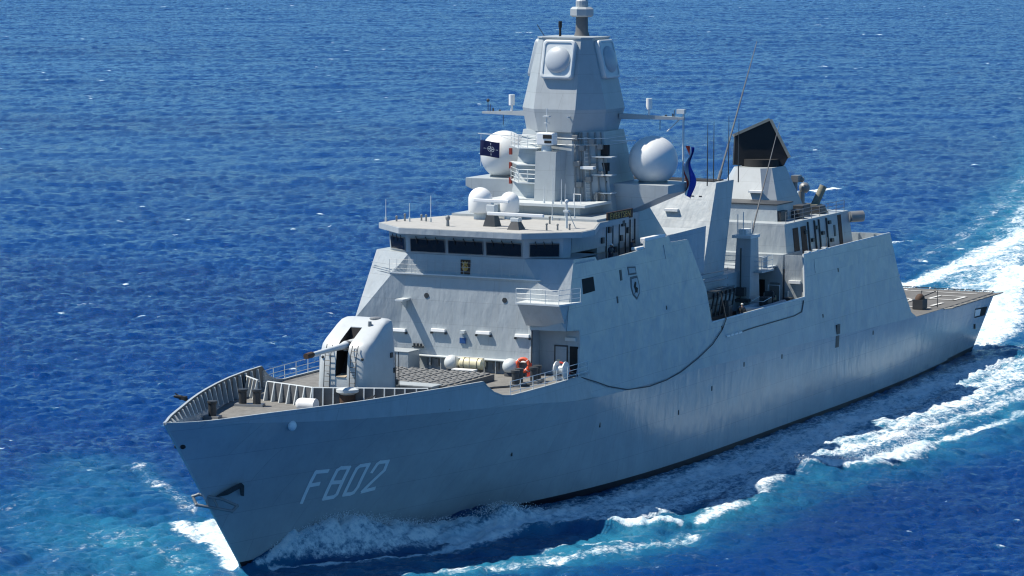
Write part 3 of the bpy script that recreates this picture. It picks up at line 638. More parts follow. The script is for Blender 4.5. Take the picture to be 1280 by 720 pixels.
# fore column with its optical director
m = MB(); m.hexa([(84.2, -1.45, 20.3), (88.1, -1.0, 20.3), (88.1, .75, 20.3), (84.2, 1.5, 20.3)], [(84.2, -1.45, 24.75), (87.8, -1.0, 24.75), (87.8, .75, 24.75), (84.2, 1.5, 24.75)]); col = m.build('fore_column', 'tower', mast)
m = MB(); m.cyl((87.2, -.35, 24.75), (87.2, -.35, 25.25), .42, .36, 14); dct = m.build('optical_director', 'light', mast, smooth=40)
m = MB(); m.box(86.8, 87.7, -1.0, .42, 25.25, 26.2); m.build('sensor_head', 'white', dct, bevel=.08)
m = MB(); m.box(87.68, 87.73, -.42, .32, 25.75, 26.05); m.box(87.68, 87.73, -.3, .3, 25.4, 25.6); m.build('lens', 'hole', dct)
# stair platforms on the starboard front of the tower, small balconies to port
for z, k in [(24.9, 1.25), (23.6, .9), (22.2, 1.2), (20.95, 1.8)]:
    m = MB(); m.prism([(84.6, -4.7, z), (87.6, -2.6, z), (87.6, -1.0, z), (84.6, -1.0, z)], (0, 0, .07)); m.build('platform', 'light', mast)
for z in (22.27, 24.97):
    m = bar_rail([(85.0, -4.45, z), (86.2, -3.6, z), (87.55, -2.6, z), (87.55, -1.8, z), (87.55, -1.1, z)], 1.0, 3, .025); m.build('platform_rail', 'light', mast)
m = MB()
for z in (24.2, 23.1, 21.9): m.box(84.7, 84.92, -4.68, -4.48, z, z+.5)
m.each('life_vest_box', 'vest', mast)
for z in (24.3, 22.9, 21.5):
    m = MB(); m.box(84.9, 85.9, 2.9, 4.6, z, z+.08); o = m.build('balcony', 'light', mast)
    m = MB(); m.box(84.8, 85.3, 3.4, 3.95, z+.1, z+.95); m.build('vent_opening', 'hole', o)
m = MB(); m.box(85.9, 86.5, 2.2, 3.3, 23.4, 23.62); m.build('deck_light', 'white', mast)
m = MB(); m.torus((85.9, 3.6, 21.2), .4, .09, (1, .5, 0), 16, 6); m.box(85.6, 86.1, 3.3, 3.5, 20.7, 21.6); m.build('searchlight', 'steel', mast)
# cable trunks, junction boxes, ladder and cross rails on the tower
for f_, w_ in [(.1, .1), (.22, .07), (.3, .07), (.5, .09), (.72, .08), (.9, .06)]:
    on = lambda z, f: (float(np.interp(z, [19.9, 26.25], [86.9, 86.3]))*(1-f) + float(np.interp(z, [19.9, 26.25], [85.3, 84.9]))*f + .06, float(np.interp(z, [19.9, 26.25], [1.7, 1.4]))*(1-f) + float(np.interp(z, [19.9, 26.25], [4.45, 3.45]))*f + .06, z)
    m = MB(); m.tube([on(20.9, f_), on(23.6, f_), on(26.2, f_)], w_, 5); m.build('cable_trunk', 'steel', mast)
for f_, z in [(.15, 23.6), (.3, 24.8), (.6, 25.3), (.45, 22.4), (.8, 22.8), (.85, 24.9), (.62, 23.4), (.2, 22.0), (.1, 25.6)]:
    x, y, _ = on(z, f_); x += .12; y += .12; m = MB(); m.box(x-.35, x+.12, y-.35, y+.12, z, z+.42); m.build('junction_box', 'steel', mast, bevel=.03)
m = MB()
for z in np.arange(21.0, 26.0, .3): m.tube([on(z, .36), on(z, .5)], .025, 4)
for f_ in (.36, .5): m.tube([on(20.9, f_), on(26.0, f_)], .03, 5)
m.build('ladder', 'light', mast)
for z in (25.75, 25.25):
    m = MB(); m.tube([(84.9, -3.7, z), (86.5, -1.6, z), (86.6, 1.6, z), (85.1, 3.8, z), (81.0, 3.8, z)], .03, 5); m.build('hand_rail', 'light', mast)
# forward roof of the mast house with its edge platform
m = MB(); m.box(84.0, 90.2, -5.2, 4.3, 20.72, 20.92); m.build('mast_house_roof', 'light', mast)
m = MB(); m.box(84.2, 89.6, -4.4, 3.6, 20.0, 20.72); m.build('mast_house', 'tower', mast)
for x, y, h in [(89.9, 1.5, 2.2), (89.9, 2.2, 1.9), (89.6, .6, 1.4)]: whip((x, y, 20.92), h, .03, mast)
m = MB(); m.tube([(89.4, 3.0, 20.9), (89.4, 3.0, 21.7), (89.4, 3.6, 21.7), (89.4, 3.6, 20.9)], .035, 5); m.build('small_frame', 'white', mast)
# satellite domes on their sponsons
for s in (1, -1):
    m = MB(); prof = [(3.2, 19.7), (4.6, 19.75), (8.75, 21.55), (8.75, 22.2), (3.2, 22.25)]
    m.prism([(79.9, s*y, z) for y, z in prof], (4.5, 0, 0)); sp = m.build('sponson', 'tower', mast, bevel=.03)
    m = MB(); c = (82.05, s*6.45, 23.95); m.sphere(c, 1.93, 40, 20, -.86); dome = m.build('satellite_dome', 'dome', sp, smooth=40, label='large white radome on the %s sponson of the mast' % ('port' if s > 0 else 'starboard'))
    m = MB(); m.lathe((c[0], c[1], 22.2), [(1.15, 0), (1.15, .12), (1.05, .16)], 28); m.build('dome_base', 'steel', dome, smooth=40)
m = MB(); m.tube([(84.2, 3.4, 25.5), (83.5, 5.6, 25.55)], .05, 5); m.tube([(84.4, -3.2, 25.6), (84.5, -7.6, 25.75)], .035, 5); m.tube([(84.4, -3.2, 24.9), (84.5, -5.6, 25.6)], .025, 4); m.build('halyard_boom', 'light', mast)
# ---------------------------------------------------------------- midships: exhaust casing, boat bay, crane
m = MB(); f_lo, f_hi = 68.6, 64.5
m.hexa([(f_lo, -5.0, 12.9), (63.8, -5.0, 12.9), (63.8, 5.0, 12.9), (f_lo, 5.0, 12.9)], [(f_hi, -4.6, 20.9), (60.6, -4.6, 20.9), (60.6, 4.6, 20.9), (f_hi, 4.6, 20.9)])
m.box(58.4, 79.8, -5.2, 5.2, 9.3, 13.2)
fun = m.build('exhaust_casing', 'grey', frigate, label='raked light grey exhaust casing amidships')
m = MB(); m.box(61.4, 63.8, -4.0, 4.0, 20.85, 20.98); m.build('exhaust_grille', 'hole', fun)
hx = lambda z: f_lo + (f_hi-f_lo)*(z-12.9)/8
m = MB(); m.box(hx(18.6)-.02, hx(18.6)+.4, .55, 1.75, 18.5, 18.72); m.build('deck_light', 'white', fun)
m = MB(); m.box(hx(15.6)-.05, hx(15.6)+.22, -1.5, 3.4, 15.55, 15.65); m.build('ledge', 'light', fun)
m = MB()
for y in (2.6, 3.3): m.box(hx(19.8), hx(19.8)+.06, y, y+.25, 19.75, 19.82)
m.each('vent_slot', 'hole', fun)
# inner bulwark panel abreast of the casing
m = MB(); m.prism([(80.6, 5.95, 17.3), (78.4, 5.95, 17.7), (70.2, 5.95, 17.85), (70.7, 5.95, 13.2), (80.6, 5.95, 13.2)], (0, .12, 0)); m.build('inner_screen', 'hull', frigate)
m = MB(); m.box(79.6, 83.2, 6.1, 7.9, 17.3, 17.42); m.build('side_walkway', 'light', frigate)
m = MB(); m.box(68.9, 70.6, 5.0, 5.06, 13.4, 15.6); m.build('locker_door', 'brown', frigate)
# boat bay deck, aft bulkheads, platform
m = MB(); m.box(54.4, 78.5, -9.0, 9.0, 9.28, 9.4); m.build('boat_bay_deck', 'deck', frigate)
m = MB(); m.prism([(54.3, 6.9, 9.4), (54.3, 8.98, 9.4), (54.3, 8.45, 14.1), (54.3, 6.9, 14.1)], (.14, 0, 0)); bh = m.build('bay_bulkhead', 'grey', frigate); dup(bh, ORG[bh.name] * 1)
bpy.data.objects['bay_bulkhead.001'].scale.y = -1; bpy.data.objects['bay_bulkhead.001'].location.y *= -1
m = MB(); m.box(54.42, 54.75, 7.35, 8.4, 11.7, 11.95); m.build('deck_light', 'white', bh)
m = MB()
for y in (7.2, 8.55): m.box(54.42, 54.6, y, y+.1, 9.6, 11.0)
m.each('bulkhead_post', 'light', bh)
m = MB(); m.box(50, 54.45, -6.7, 6.7, 9.4, 14.1); m.box(54.44, 57.2, -6.2, 6.2, 13.06, 13.2); m.box(57.2, 60.0, -6.9, 7.0, 13.05, 13.2); m.box(56.6, 57.6, 5.4, 6.15, 13.2, 14.12)
pf = m.build('boat_deck_house', 'grey', frigate)
bar_rail([(59.95, y, 13.2) for y in (3.2, 4.6, 5.9, 6.95)] + [(58.7, 6.95, 13.2), (57.5, 6.95, 13.2)], 1.2, 3, .025).build('guard_rail', 'light', pf)
m = MB(); m.box(54.43, 54.53, 5.6, 6.5, 9.6, 11.7); d2 = m.build('watertight_door', 'steel', pf, bevel=.03)
m = MB(); m.box(54.53, 54.56, 5.95, 6.2, 10.2, 10.6); m.build('notice', 'cream', d2)
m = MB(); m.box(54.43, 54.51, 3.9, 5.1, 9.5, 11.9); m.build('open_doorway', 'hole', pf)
m = MB()
for y in (2.2, 2.9, 3.4): m.tube([(57.0, y, 9.4), (57.0, y, 13)], .08, 6)
m.box(57, 58, 1.2, 3.8, 11.6, 12.0); m.box(57.1, 57.9, 3.6, 4.4, 10.6, 11.4); m.tube([(58.2, 2, 11.8), (59.5, 6.2, 11.6)], .09, 6); m.build('pipework', 'dark', pf)
# stowed gear on the bay deck
for x, y, a, b, h, mt_ in [(75.2, 7.4, 1.6, 1.1, 1.5, 'dark'), (73.4, 7.9, .9, .8, 1.1, 'steel'), (71.8, 6.6, 1.2, 1.0, 2.2, 'dark'), (67.2, 8.1, 1.0, .7, .9, 'steel'), (55.6, 7.7, .9, .8, 1.2, 'dark'), (65.9, 6.2, .8, .8, 1.9, 'lining'), (57.0, 6.3, .9, .6, 1.7, 'steel')]:
    m = MB(); m.box(x-a/2, x+a/2, y-b/2, y+b/2, 9.4, 9.4+h*.8); m.box(x-a/2+.08, x+a/2-.08, y-b/2+.08, y+b/2-.08, 9.4+h*.8, 9.4+h); m.build('deck_locker', mt_, frigate, bevel=.05)
for x in (74.6, 70.4, 67.9):
    m = MB(); m.cyl((x, 8.3, 9.4), (x, 8.3, 10.35), .16, n=10); m.torus((x, 8.3, 10.2), .24, .07, (0, 0, 1), 14, 6); m.build('hose_post', 'dark', frigate, smooth=40)
for z, y in [(11.0, 5.28), (12.2, 5.3), (11.6, 5.26)]:
    m = MB(); m.tube([(78.5, y, z), (62.0, y, z-.1)], .07, 6); m.build('pipe_run', 'steel', frigate)
# crane tower
m = MB(); m.hexa([(58.6, 4.7, 9.4), (61.0, 4.7, 9.4), (61.0, 6.3, 9.4), (58.6, 6.3, 9.4)], [(58.9, 4.9, 16.0), (60.6, 4.9, 16.0), (60.6, 6.2, 16.0), (58.9, 6.2, 16.0)]); cr_ = m.build('boat_crane', 'grey', frigate, bevel=.04)
m = MB(); m.box(58.8, 60.9, 4.6, 6.3, 16.0, 16.25); m.box(58.9, 60.2, 4.9, 5.6, 16.25, 16.7); m.tube([(59.4, 5.8, 16.2), (59.4, 5.8, 17.4)], .05, 5); m.tube([(60.6, 5.0, 16.2), (60.6, 5.0, 18.0)], .04, 5); m.tube([(60.6, 5.5, 16.2), (60.6, 5.5, 18.2)], .04, 5); m.build('crane_head', 'light', cr_)
m = MB(); m.tube([(61.1, 5.5, 15.2), (61.1, 5.5, 11)], .07, 6); m.box(61.0, 61.5, 5.0, 6.0, 11.2, 11.9); m.box(61.0, 61.6, 4.4, 6.4, 10.7, 10.95); m.build('hoist', 'dark', cr_)
m = MB()
for k in range(6): m.tube([(69.5 - k*.9, 6.1, 9.4), (69.0 - k*.9, 6.4, 12.2)], .09, 6)
m.box(64.5, 70.0, 5.3, 6.5, 9.4, 10.3); m.box(64.5, 71, 5.3, 6.3, 11.9, 12.3); m.build('torpedo_rack', 'dark', frigate)
m = MB()
for z in (12.6, 13.3, 14.0): m.tube([(72.5, 6.3, z), (66.0, 6.3, z-.15), (64.2, 5.6, z-.15)], .04, 5)
m.build('bay_rail', 'steel', frigate)
# tall whip aerials abaft the casing
for p0, p1, r_ in [((62.6, 4.0, 20.9), (54.2, 4.0, 32.3), .085), ((59.0, 5.6, 16.2), (51.2, 5.0, 25.2), .075)]:
    m = MB(); p0, p1 = Vector(p0), Vector(p1); q_ = p0.lerp(p1, .07); m.tube([p0, q_], r_*1.7, 8); m.tube([q_, p0.lerp(p1, .5), p1], [r_, r_*.75, r_*.3], 7); m.build('whip_antenna', 'lining', frigate, smooth=40)
for x, y, h in [(65.5, 4.2, 5.2), (63.9, 4.1, 5.2), (61.6, 4.5, 5.6), (60.6, 5.0, 5.4)]:
    m = MB(); m.tube([(x, y, 20.7), (x, y, 20.7+h*.5), (x, y, 20.7+h)], [.055, .045, .02], 6); m.build('whip_antenna', 'dark', frigate)
# ---------------------------------------------------------------- volume search radar on its pedestal
m = MB(); m.hexa([(51.4, -5, 13.2), (46.5, -5, 13.2), (46.5, 5.1, 13.2), (51.4, 5.1, 13.2)], [(50.8, -4.6, 18.0), (47.2, -4.6, 18.0), (47.2, 4.7, 18.0), (50.8, 4.7, 18.0)]); base = m.build('radar_house', 'grey', frigate)
m = MB(); m.box(47.1, 50.95, -4.7, 4.8, 18.0, 18.1); m.build('roof_edge', 'dark', base)
m = MB(); rg_ = lambda xf, xa, y0, y1, z: [(xf, -y0, z), (xf, y0, z), (xf-1.0, y1, z), (xa+.8, y1, z), (xa, y0, z), (xa, -y0, z), (xa+.8, -y1, z), (xf-1.0, -y1, z)]
m.loft([rg_(48.0, 39.6, 2.4, 3.5, 16.6), rg_(45.7, 40.6, 1.1, 1.8, 20.75)]); ped = m.build('search_radar', 'tower', frigate, label='large black long range radar antenna on a grey pedestal')
m = MB(); m.cyl((42.8, 0, 20.4), (42.8, 0, 21.4), 1.7, 1.6, 20); m.build('turning_gear', 'black', ped, smooth=40)
nv = Vector((.85, .5, .15)).normalized()
fc = [Vector(p) for p in [(43.94, -2.03, 23.43), (42.18, .56, 24.78), (41.79, 2.21, 21.51), (42.12, 1.97, 20.85), (43.06, .42, 20.75), (44.4, -1.95, 20.95)]]
m = MB(); m.prism([tuple(p) for p in fc], tuple(-nv*.75)); an_ = m.build('antenna_face', 'black', ped, label='matt black antenna face')
m = MB(); e = nv*.1
def edge(a, b, t=.24):
    d = (b-a).normalized(); up_ = nv.cross(d).normalized()*t
    if up_.dot((a+b)/2 - Vector((42.9, .1, 22.4))) < 0: up_ = -up_
    m.hexa([a-d*.05+e, b+d*.05+e, b+d*.05+up_+e, a-d*.05+up_+e], [a-d*.05-nv*.8, b+d*.05-nv*.8, b+d*.05+up_-nv*.8, a-d*.05+up_-nv*.8])
edge(fc[0], fc[1]); edge(fc[1], fc[2]); m.build('antenna_edge', 'tan', ped)
m = MB(); m.box(46.8, 47.3, .6, 1.9, 18.7, 18.9); m.build('deck_light', 'white', ped); 
# ---------------------------------------------------------------- hangar with deckhouse, close-in gun, domes
m = MB(); m.prism([(28.7, 8.9, 6.2), (28.7, -8.9, 6.2), (32.0, -8.3, 13.0), (32.0, 8.3, 13.0)], (.15, 0, 0)); m.box(32, 54.3, -8.45, 8.45, 12.85, 13.0); hg = m.build('hangar', 'grey', frigate)
m = MB(); m.box(31.95, 32.1, -8.5, 8.5, 13.0, 14.15)
for y in np.arange(-8, 8.3, 1.5): m.box(32.1, 32.4, y, y+.07, 13.0, 14.1)
m.build('aft_bulwark', 'grey', hg)
m = MB(); m.hexa([(53.3, -6.7, 13), (36.6, -6.7, 13), (36.6, 6.7, 13), (53.3, 6.7, 13)], [(53.1, -6.3, 16.6), (37.2, -6.3, 16.6), (37.2, 6.3, 16.6), (53.1, 6.3, 16.6)]); ho = m.build('hangar_house', 'grey', hg)
yw = lambda z: 6.7 - .4*(z-13)/3.6
def wall_box(name, x0, x1, z0, z1, mt, t=.05):
    m = MB(); m.hexa([(x0, yw(z0)-.02, z0), (x1, yw(z0)-.02, z0), (x1, yw(z0)+t, z0), (x0, yw(z0)+t, z0)], [(x0, yw(z1)-.02, z1), (x1, yw(z1)-.02, z1), (x1, yw(z1)+t, z1), (x0, yw(z1)+t, z1)]); return m.build(name, mt, ho)
for x in (51.3, 49.4): wall_box('louvre', x-1.2, x, 13.4, 16.1, 'brown')
wall_box('louvre', 39.3, 40.1, 13.4, 16.4, 'brown'); wall_box('louvre', 40.9, 41.3, 14.6, 15.6, 'dark')
for x in (47.6, 46.0, 44.9, 43.0): wall_box('pipe', x, x+.16, 13.2, 16.4, 'dark', .14)
for x, z in [(48.2, 15.4), (46.6, 14.6), (45.4, 15.6), (44.0, 15.0), (42.2, 15.8), (41.9, 14.2), (43.6, 13.6)]: wall_box('fitting', x, x+.55, z, z+.3, 'dark', .2)
bar_rail(along([(52.5, 6.2, 16.6), (38, 6.2, 16.6)], 2.2), 1.0, 3, .025).build('guard_rail', 'steel', ho)
m = MB()
for x, y, a, b, h in [(50, 4.5, 1.6, 1.2, .9), (47, 5.2, 1.2, .8, .8), (44.5, 4.6, 1.8, 1.0, 1.0), (41.5, 5.0, 1.3, 1.0, .7)]: m.box(x-a/2, x+a/2, y-b/2, y+b/2, 16.6, 16.6+h)
m.each('roof_locker', 'dark', ho, bevel=.05)
m = MB(); m.cyl((40.5, 4.0, 16.6), (40.5, 4.0, 17.0), 1.5, 1.3, 18); gun2 = m.build('close_in_gun', 'olive', frigate, smooth=40, label='olive covered close in gun on the hangar roof')
m = MB(); m.box(39.9, 41.3, 3.2, 4.8, 17.0, 17.35); m.cyl((40.2, 4.15, 17.1), (39.5, 4.75, 18.9), .36, .34, 14); m.build('barrel_cover', 'olive', gun2, smooth=40)
for p in [(37.0, 6.4, 16.0)]:
    m = MB(); m.cyl(p, (p[0]-.9, p[1]+.9, p[2]+.05), .5, .5, 16); m.build('launcher_drum', 'steel', frigate, smooth=40)
m = MB(); m.sphere((38.6, 2.6, 18.6), .5, 16, 8, -.9); m.cyl((38.8, 2.4, 16.6), (38.8, 2.4, 18.3), .3); m.build('radome_ball', 'steel', frigate, smooth=50)
m = MB(); m.box(39.3, 40.2, 1.9, 2.6, 19.2, 19.8); m.cyl((39.9, 2.2, 18.0), (39.9, 2.2, 19.2), .22); m.sphere((39.3, 2.6, 19.4), .26, 10, 6, -.9); m.build('tracking_director', 'steel', frigate)
m = MB()
for x in (52.5, 50.6, 48.4): m.box(x, x+.5, 8.1, 8.55, 13.9, 14.35); m.tube([(48.2, 8.4, 14.1), (48.2, 8.4, 15.2)], .06, 6)
for x in np.arange(36, 47, 1.3): m.box(x, x+.9, 8.0, 8.25, 13.9, 14.12)
m.each('bulwark_fitting', 'light', hg)

# ---------------------------------------------------------------- main gun on the foredeck
GX = 118.6
def sq(z, x0, x1, hy, e=5.5, n=56, front=1.0):
    out = []
    for k in range(n):
        t = 2*math.pi*k/n; c, s = math.cos(t), math.sin(t)
        ex = 2/e; px = math.copysign(abs(c)**ex, c); py = math.copysign(abs(s)**ex, s)
        out.append(((x0+x1)/2 + px*(x1-x0)/2, py*hy*(1 - .05*max(0, px)), z))
    return out
m = MB(); rings = [(9.42, 116.5, 121.15, 2.2), (10.6, 116.45, 121.2, 2.2), (11.8, 116.5, 121.1, 2.16), (12.9, 116.55, 120.95, 2.1), (13.35, 116.6, 120.75, 2.07), (13.65, 116.6, 120.35, 2.03), (14.05, 116.65, 119.6, 1.97), (14.5, 116.7, 118.75, 1.9), (14.8, 116.8, 118.1, 1.8), (14.92, 117.0, 117.7, 1.6), (14.97, 117.2, 117.4, 1.2)]
m.loft([sq(*r) for r in rings])
gun = m.build('gun_turret', 'gunp', frigate, org=(GX, 0, 9.42), smooth=50, label='rounded pale grey gun turret on the foredeck')
gun_face = lambda z: float(np.interp(z, [9.42, 12.9, 13.35, 13.65, 14.05, 14.5], [121.15, 120.95, 120.75, 120.35, 119.6, 118.75]))
cut = MB()
prof = [(122.5, 11.2), (120.5, 11.2), (119.9, 11.9), (119.3, 13.2), (118.85, 14.4), (118.8, 15.6), (122.5, 15.6)]
cut.prism([(x, -.45, z) for x, z in prof], (0, .9, 0)); co = cut.build('gun_cutter', 'hole', None)
md = gun.modifiers.new('slot', 'BOOLEAN'); md.operation = 'DIFFERENCE'; md.object = co; md.solver = 'EXACT'
dgx = bpy.context.evaluated_depsgraph_get(); nm = bpy.data.meshes.new_from_object(gun.evaluated_get(dgx)); gun.modifiers.clear(); gun.data = nm; bpy.data.objects.remove(co)
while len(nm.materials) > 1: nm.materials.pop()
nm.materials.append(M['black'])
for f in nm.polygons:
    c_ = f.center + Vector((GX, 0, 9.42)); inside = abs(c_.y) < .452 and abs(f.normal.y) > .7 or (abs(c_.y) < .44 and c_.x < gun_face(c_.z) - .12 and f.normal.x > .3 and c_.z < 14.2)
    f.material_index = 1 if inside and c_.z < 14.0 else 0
nm.shade_smooth(); nm.set_sharp_from_angle(angle=R(40))
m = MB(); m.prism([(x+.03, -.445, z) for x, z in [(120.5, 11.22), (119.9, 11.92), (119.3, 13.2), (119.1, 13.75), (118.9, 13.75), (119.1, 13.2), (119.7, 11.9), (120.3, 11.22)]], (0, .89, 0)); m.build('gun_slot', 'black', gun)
m = MB(); m.prism([(121.2, -.36, 11.2), (121.2, .36, 11.2), (120.4, .36, 11.32), (120.4, -.36, 11.32)], (0, 0, .05)); m.build('slot_apron', 'tan', gun)
m = MB(); m.tube([(119.2, 0, 13.35), (120.5, 0, 13.33), (121.0, 0, 13.32), (122, 0, 13.3), (125.2, 0, 13.24)], [.32, .32, .23, .19, .15], 14); bar = m.build('gun_barrel', 'light', gun, smooth=40)
m = MB(); m.tube([(125.15, 0, 13.245), (125.3, 0, 13.24), (126.1, 0, 13.225)], [.18, .215, .2], 14); m.build('muzzle', 'brown', bar, smooth=40)
m = MB(); m.tube([(120.15, 0, 13.3), (120.5, 0, 13.3)], .36, 14); m.build('barrel_collar', 'steel', bar)
def gun_front(z): return float(np.interp(z, [9.42, 10.6, 11.8, 12.9, 13.35, 13.62, 13.95], [121.15, 121.2, 121.1, 120.95, 120.75, 120.35, 119.6]))
for y in (-1.0, 1.0):
    m = MB(); zz = [9.6, 10.6, 11.8, 12.8, 13.4]
    for dy in (-.22, .22): m.tube([(gun_front(z)+.2, y+dy, z) for z in zz], .032, 5)
    for z in np.arange(9.8, 13.4, .36): m.tube([(gun_front(z)+.2, y-.22, z), (gun_front(z)+.2, y+.22, z)], .024, 5)
    for z in (9.9, 11.4, 13.2): m.tube([(gun_front(z)+.22, y, z), (gun_front(z)-.2, y, z)], .024, 5)
    m.build('access_ladder', 'dark', gun)
m = MB(); m.lathe((117.5, .75, 14.8), [(.42, 0), (.42, .18), (.3, .24)], 14); m.lathe((118.6, .9, 14.5), [(.16, 0), (.12, .35)], 8); m.each('hatch', 'steel', gun)
m = MB()
for y, z in [(-1.55, 12.5), (1.55, 12.5)]: m.sphere((gun_front(z)-.08, y, z), .11, 8, 5, -.9)
for z, x in [(11.2, 117.2), (12.3, 117.6), (10.3, 116.8)]: m.box(x, x+.3, 2.0, 2.2, z, z+.35)
m.tube([(117.3, 2.26, 9.8), (117.3, 2.2, 12.6)], .03, 5); m.tube([(116.8, 2.26, 9.8), (116.8, 2.2, 12.6)], .03, 5); m.each('turret_fitting', 'dark', gun)
# ---------------------------------------------------------------- vertical launcher hatches
m = MB(); m.box(106.0, 114.0, -4.3, 4.4, 9.38, 9.86); vl = m.build('vertical_launcher', 'deck', frigate, bevel=.03)
first = None
for i in range(8):
    for j in range(5):
        x, y = 106.25 + i*.97, -3.95 + j*1.68
        if first is None:
            m = MB(); m.box(x, x+.72, y, y+.62, 9.87, 9.98); m.box(x+.02, x+.7, y+.74, y+1.4, 9.87, 9.97); m.cyl((x+.36, y+.31, 9.98), (x+.36, y+.31, 10.06), .12, n=8); m.cyl((x+.36, y+1.07, 9.97), (x+.36, y+1.07, 10.05), .12, n=8); m.box(x+.3, x+.42, y+.6, y+.76, 9.88, 9.94); first = m.build('cell_hatch', 'hatch', vl, org=(x, y, 9.87), bevel=.03)
        else: dup(first, (x, y, 9.87), vl)
m = MB(); m.box(113.9, 115.2, -3.2, 3.9, 9.4, 10.0); m.box(113.8, 115.4, -3.4, 4.1, 10.0, 10.08); m.build('launcher_coaming', 'grey', frigate)
# ---------------------------------------------------------------- breakwater
def ribbed(pts, h, rib, mtrl, side=1):
    m = MB(); P = [Vector((x, y, DZ)) for x, y in pts]
    for a, b in zip(P[:-1], P[1:]):
        d = (b-a).normalized(); nn = Vector((-d.y, d.x, 0))*.05; m.hexa([a-nn, b-nn, b+nn, a+nn], [q + Vector((0, 0, h)) for q in (a-nn, b-nn, b+nn, a+nn)])
    r_ = MB()
    for a, b in zip(P[:-1], P[1:]):
        d = (b-a).normalized(); out = Vector((d.y, -d.x, 0))
        if out.x*side < 0: out = -out
        nst = max(2, round((b-a).length/.72))
        for k in range(nst + 1):
            c = a.lerp(b, k/nst); q = d*.045
            r_.hexa([c-q+out*.05, c+q+out*.05, c+q+out*.42, c-q+out*.42], [p + Vector((0, 0, h)) for p in (c-q+out*.05, c+q+out*.05, c+q+out*.1, c-q+out*.1)])
        r_.tube([a + Vector((0, 0, h)), b + Vector((0, 0, h))], .06, 6)
    return m, r_
for nm_, pts in [('breakwater', [(122.2, -5.2), (123.5, -.9), (121.0, 4.9), (120.3, 6.3)]), ('wing_breakwater', [(119.9, -8.6), (122.0, -6.1)])]:
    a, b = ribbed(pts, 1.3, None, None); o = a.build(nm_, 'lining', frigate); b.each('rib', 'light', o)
# ---------------------------------------------------------------- mooring gear on the bow
def bollard(p, par, ang=0, single=False):
    m = MB(); ca, sa = math.cos(ang), math.sin(ang); L_ = .55 if single else 1.0
    T = lambda u, v, z: (p[0]+ca*u-sa*v, p[1]+sa*u+ca*v, p[2]+z)
    m.hexa([T(-L_, -.42, 0), T(L_, -.42, 0), T(L_, .42, 0), T(-L_, .42, 0)], [T(-L_, -.38, .16), T(L_, -.38, .16), T(L_, .38, .16), T(-L_, .38, .16)]); o = m.build('mooring_bollard', 'steel', par)
    for u in ([0] if single else [-.5, .5]):
        m = MB(); c = T(u, 0, .16); m.lathe(c, [(.27, 0), (.27, .8), (.33, .86), (.33, 1.0), (.001, 1.02)], 16); m.build('post', 'dark', o, smooth=40)
    return o
bollard((125.2, -4.9, DZ), foredeck, R(105)); bollard((131.2, -4.3, DZ), foredeck, R(100), True)
bollard((107.6, 7.0, DZ), foredeck, R(10)); bollard((105.4, 7.4, DZ), foredeck, R(10)); bollard((121.4, 7.4, DZ), foredeck, R(-25))
m = MB(); m.lathe((122.6, -2.9+4.2, DZ), [(.75, 0), (.75, .15), (.5, .3), (.5, .9), (.78, 1.05), (.78, 1.25), (.3, 1.35)], 20); cp = m.build('capstan', 'light', foredeck, smooth=40)
m = MB(); m.lathe((122.6, 1.3, DZ+.33), [(.55, 0), (.55, .55)], 18); m.build('drum', 'brown', cp, smooth=40)
m = MB(); m.cyl((125.6, -.6, DZ+.45), (125.6, .5, DZ+.45), .45, .45, 18); m.sphere((125.6, -.6, DZ+.45), .45, 14, 7, -.99); m.build('rope_cover', 'white', foredeck, smooth=50)
m = MB()
for k in range(9): m.torus((125.0 + .16*k, 1.3+.15*k, DZ+.22 + .04*(k % 2)), .16, .06, (.6, .7, .2), 10, 5)
m.build('anchor_chain', 'steel', foredeck)
m = MB()
for k in range(6): m.tube([(123.6, 2.2+.12*k, DZ), (123.2-.1*k, 2.5+.2*k, DZ+.5+.1*k)], .05, 5)
m.box(123.2, 124.0, 3.0, 3.8, DZ, DZ+.45); m.build('chain_stopper', 'dark', foredeck)
m = MB(); m.tube([(133.9, -4.62, 10.95), (134.2, -4.95, 11.15), (134.4, -5.35, 11.2)], [.13, .14, .07], 7); m.box(133.9, 134.3, -5.0, -4.6, 10.98, 11.2); m.tube([(134.2, -4.95, 11.15), (134.3, -5.3, 11.38)], .05, 5); m.build('bow_roller', 'black', bul)
m = MB(); m.lathe((114.4, 7.3, DZ), [(.45, 0), (.5, .35), (.5, .8), (.2, .95)], 16); m.build('vent_mushroom', 'light', foredeck, smooth=40)
m = MB()
for y in (8.2, 8.9): m.cyl((103.6, y, DZ+.75), (103.6, y+.08, DZ+.75), .62, n=20)
m.cyl((103.6, 8.2, DZ+.75), (103.6, 8.95, DZ+.75), .3, n=14); m.box(103.3, 103.9, 8.1, 9.0, DZ, DZ+.3); m.build('cable_reel', 'light', foredeck, smooth=40)
m = MB(); m.torus((103.0, 8.3, DZ+.9), .3, .07, (1, 0, 0), 14, 6); m.torus((102.6, 8.5, DZ+.55), .3, .08, (1, .2, 0), 14, 6); m.build('fire_hose_coil', 'red', foredeck)
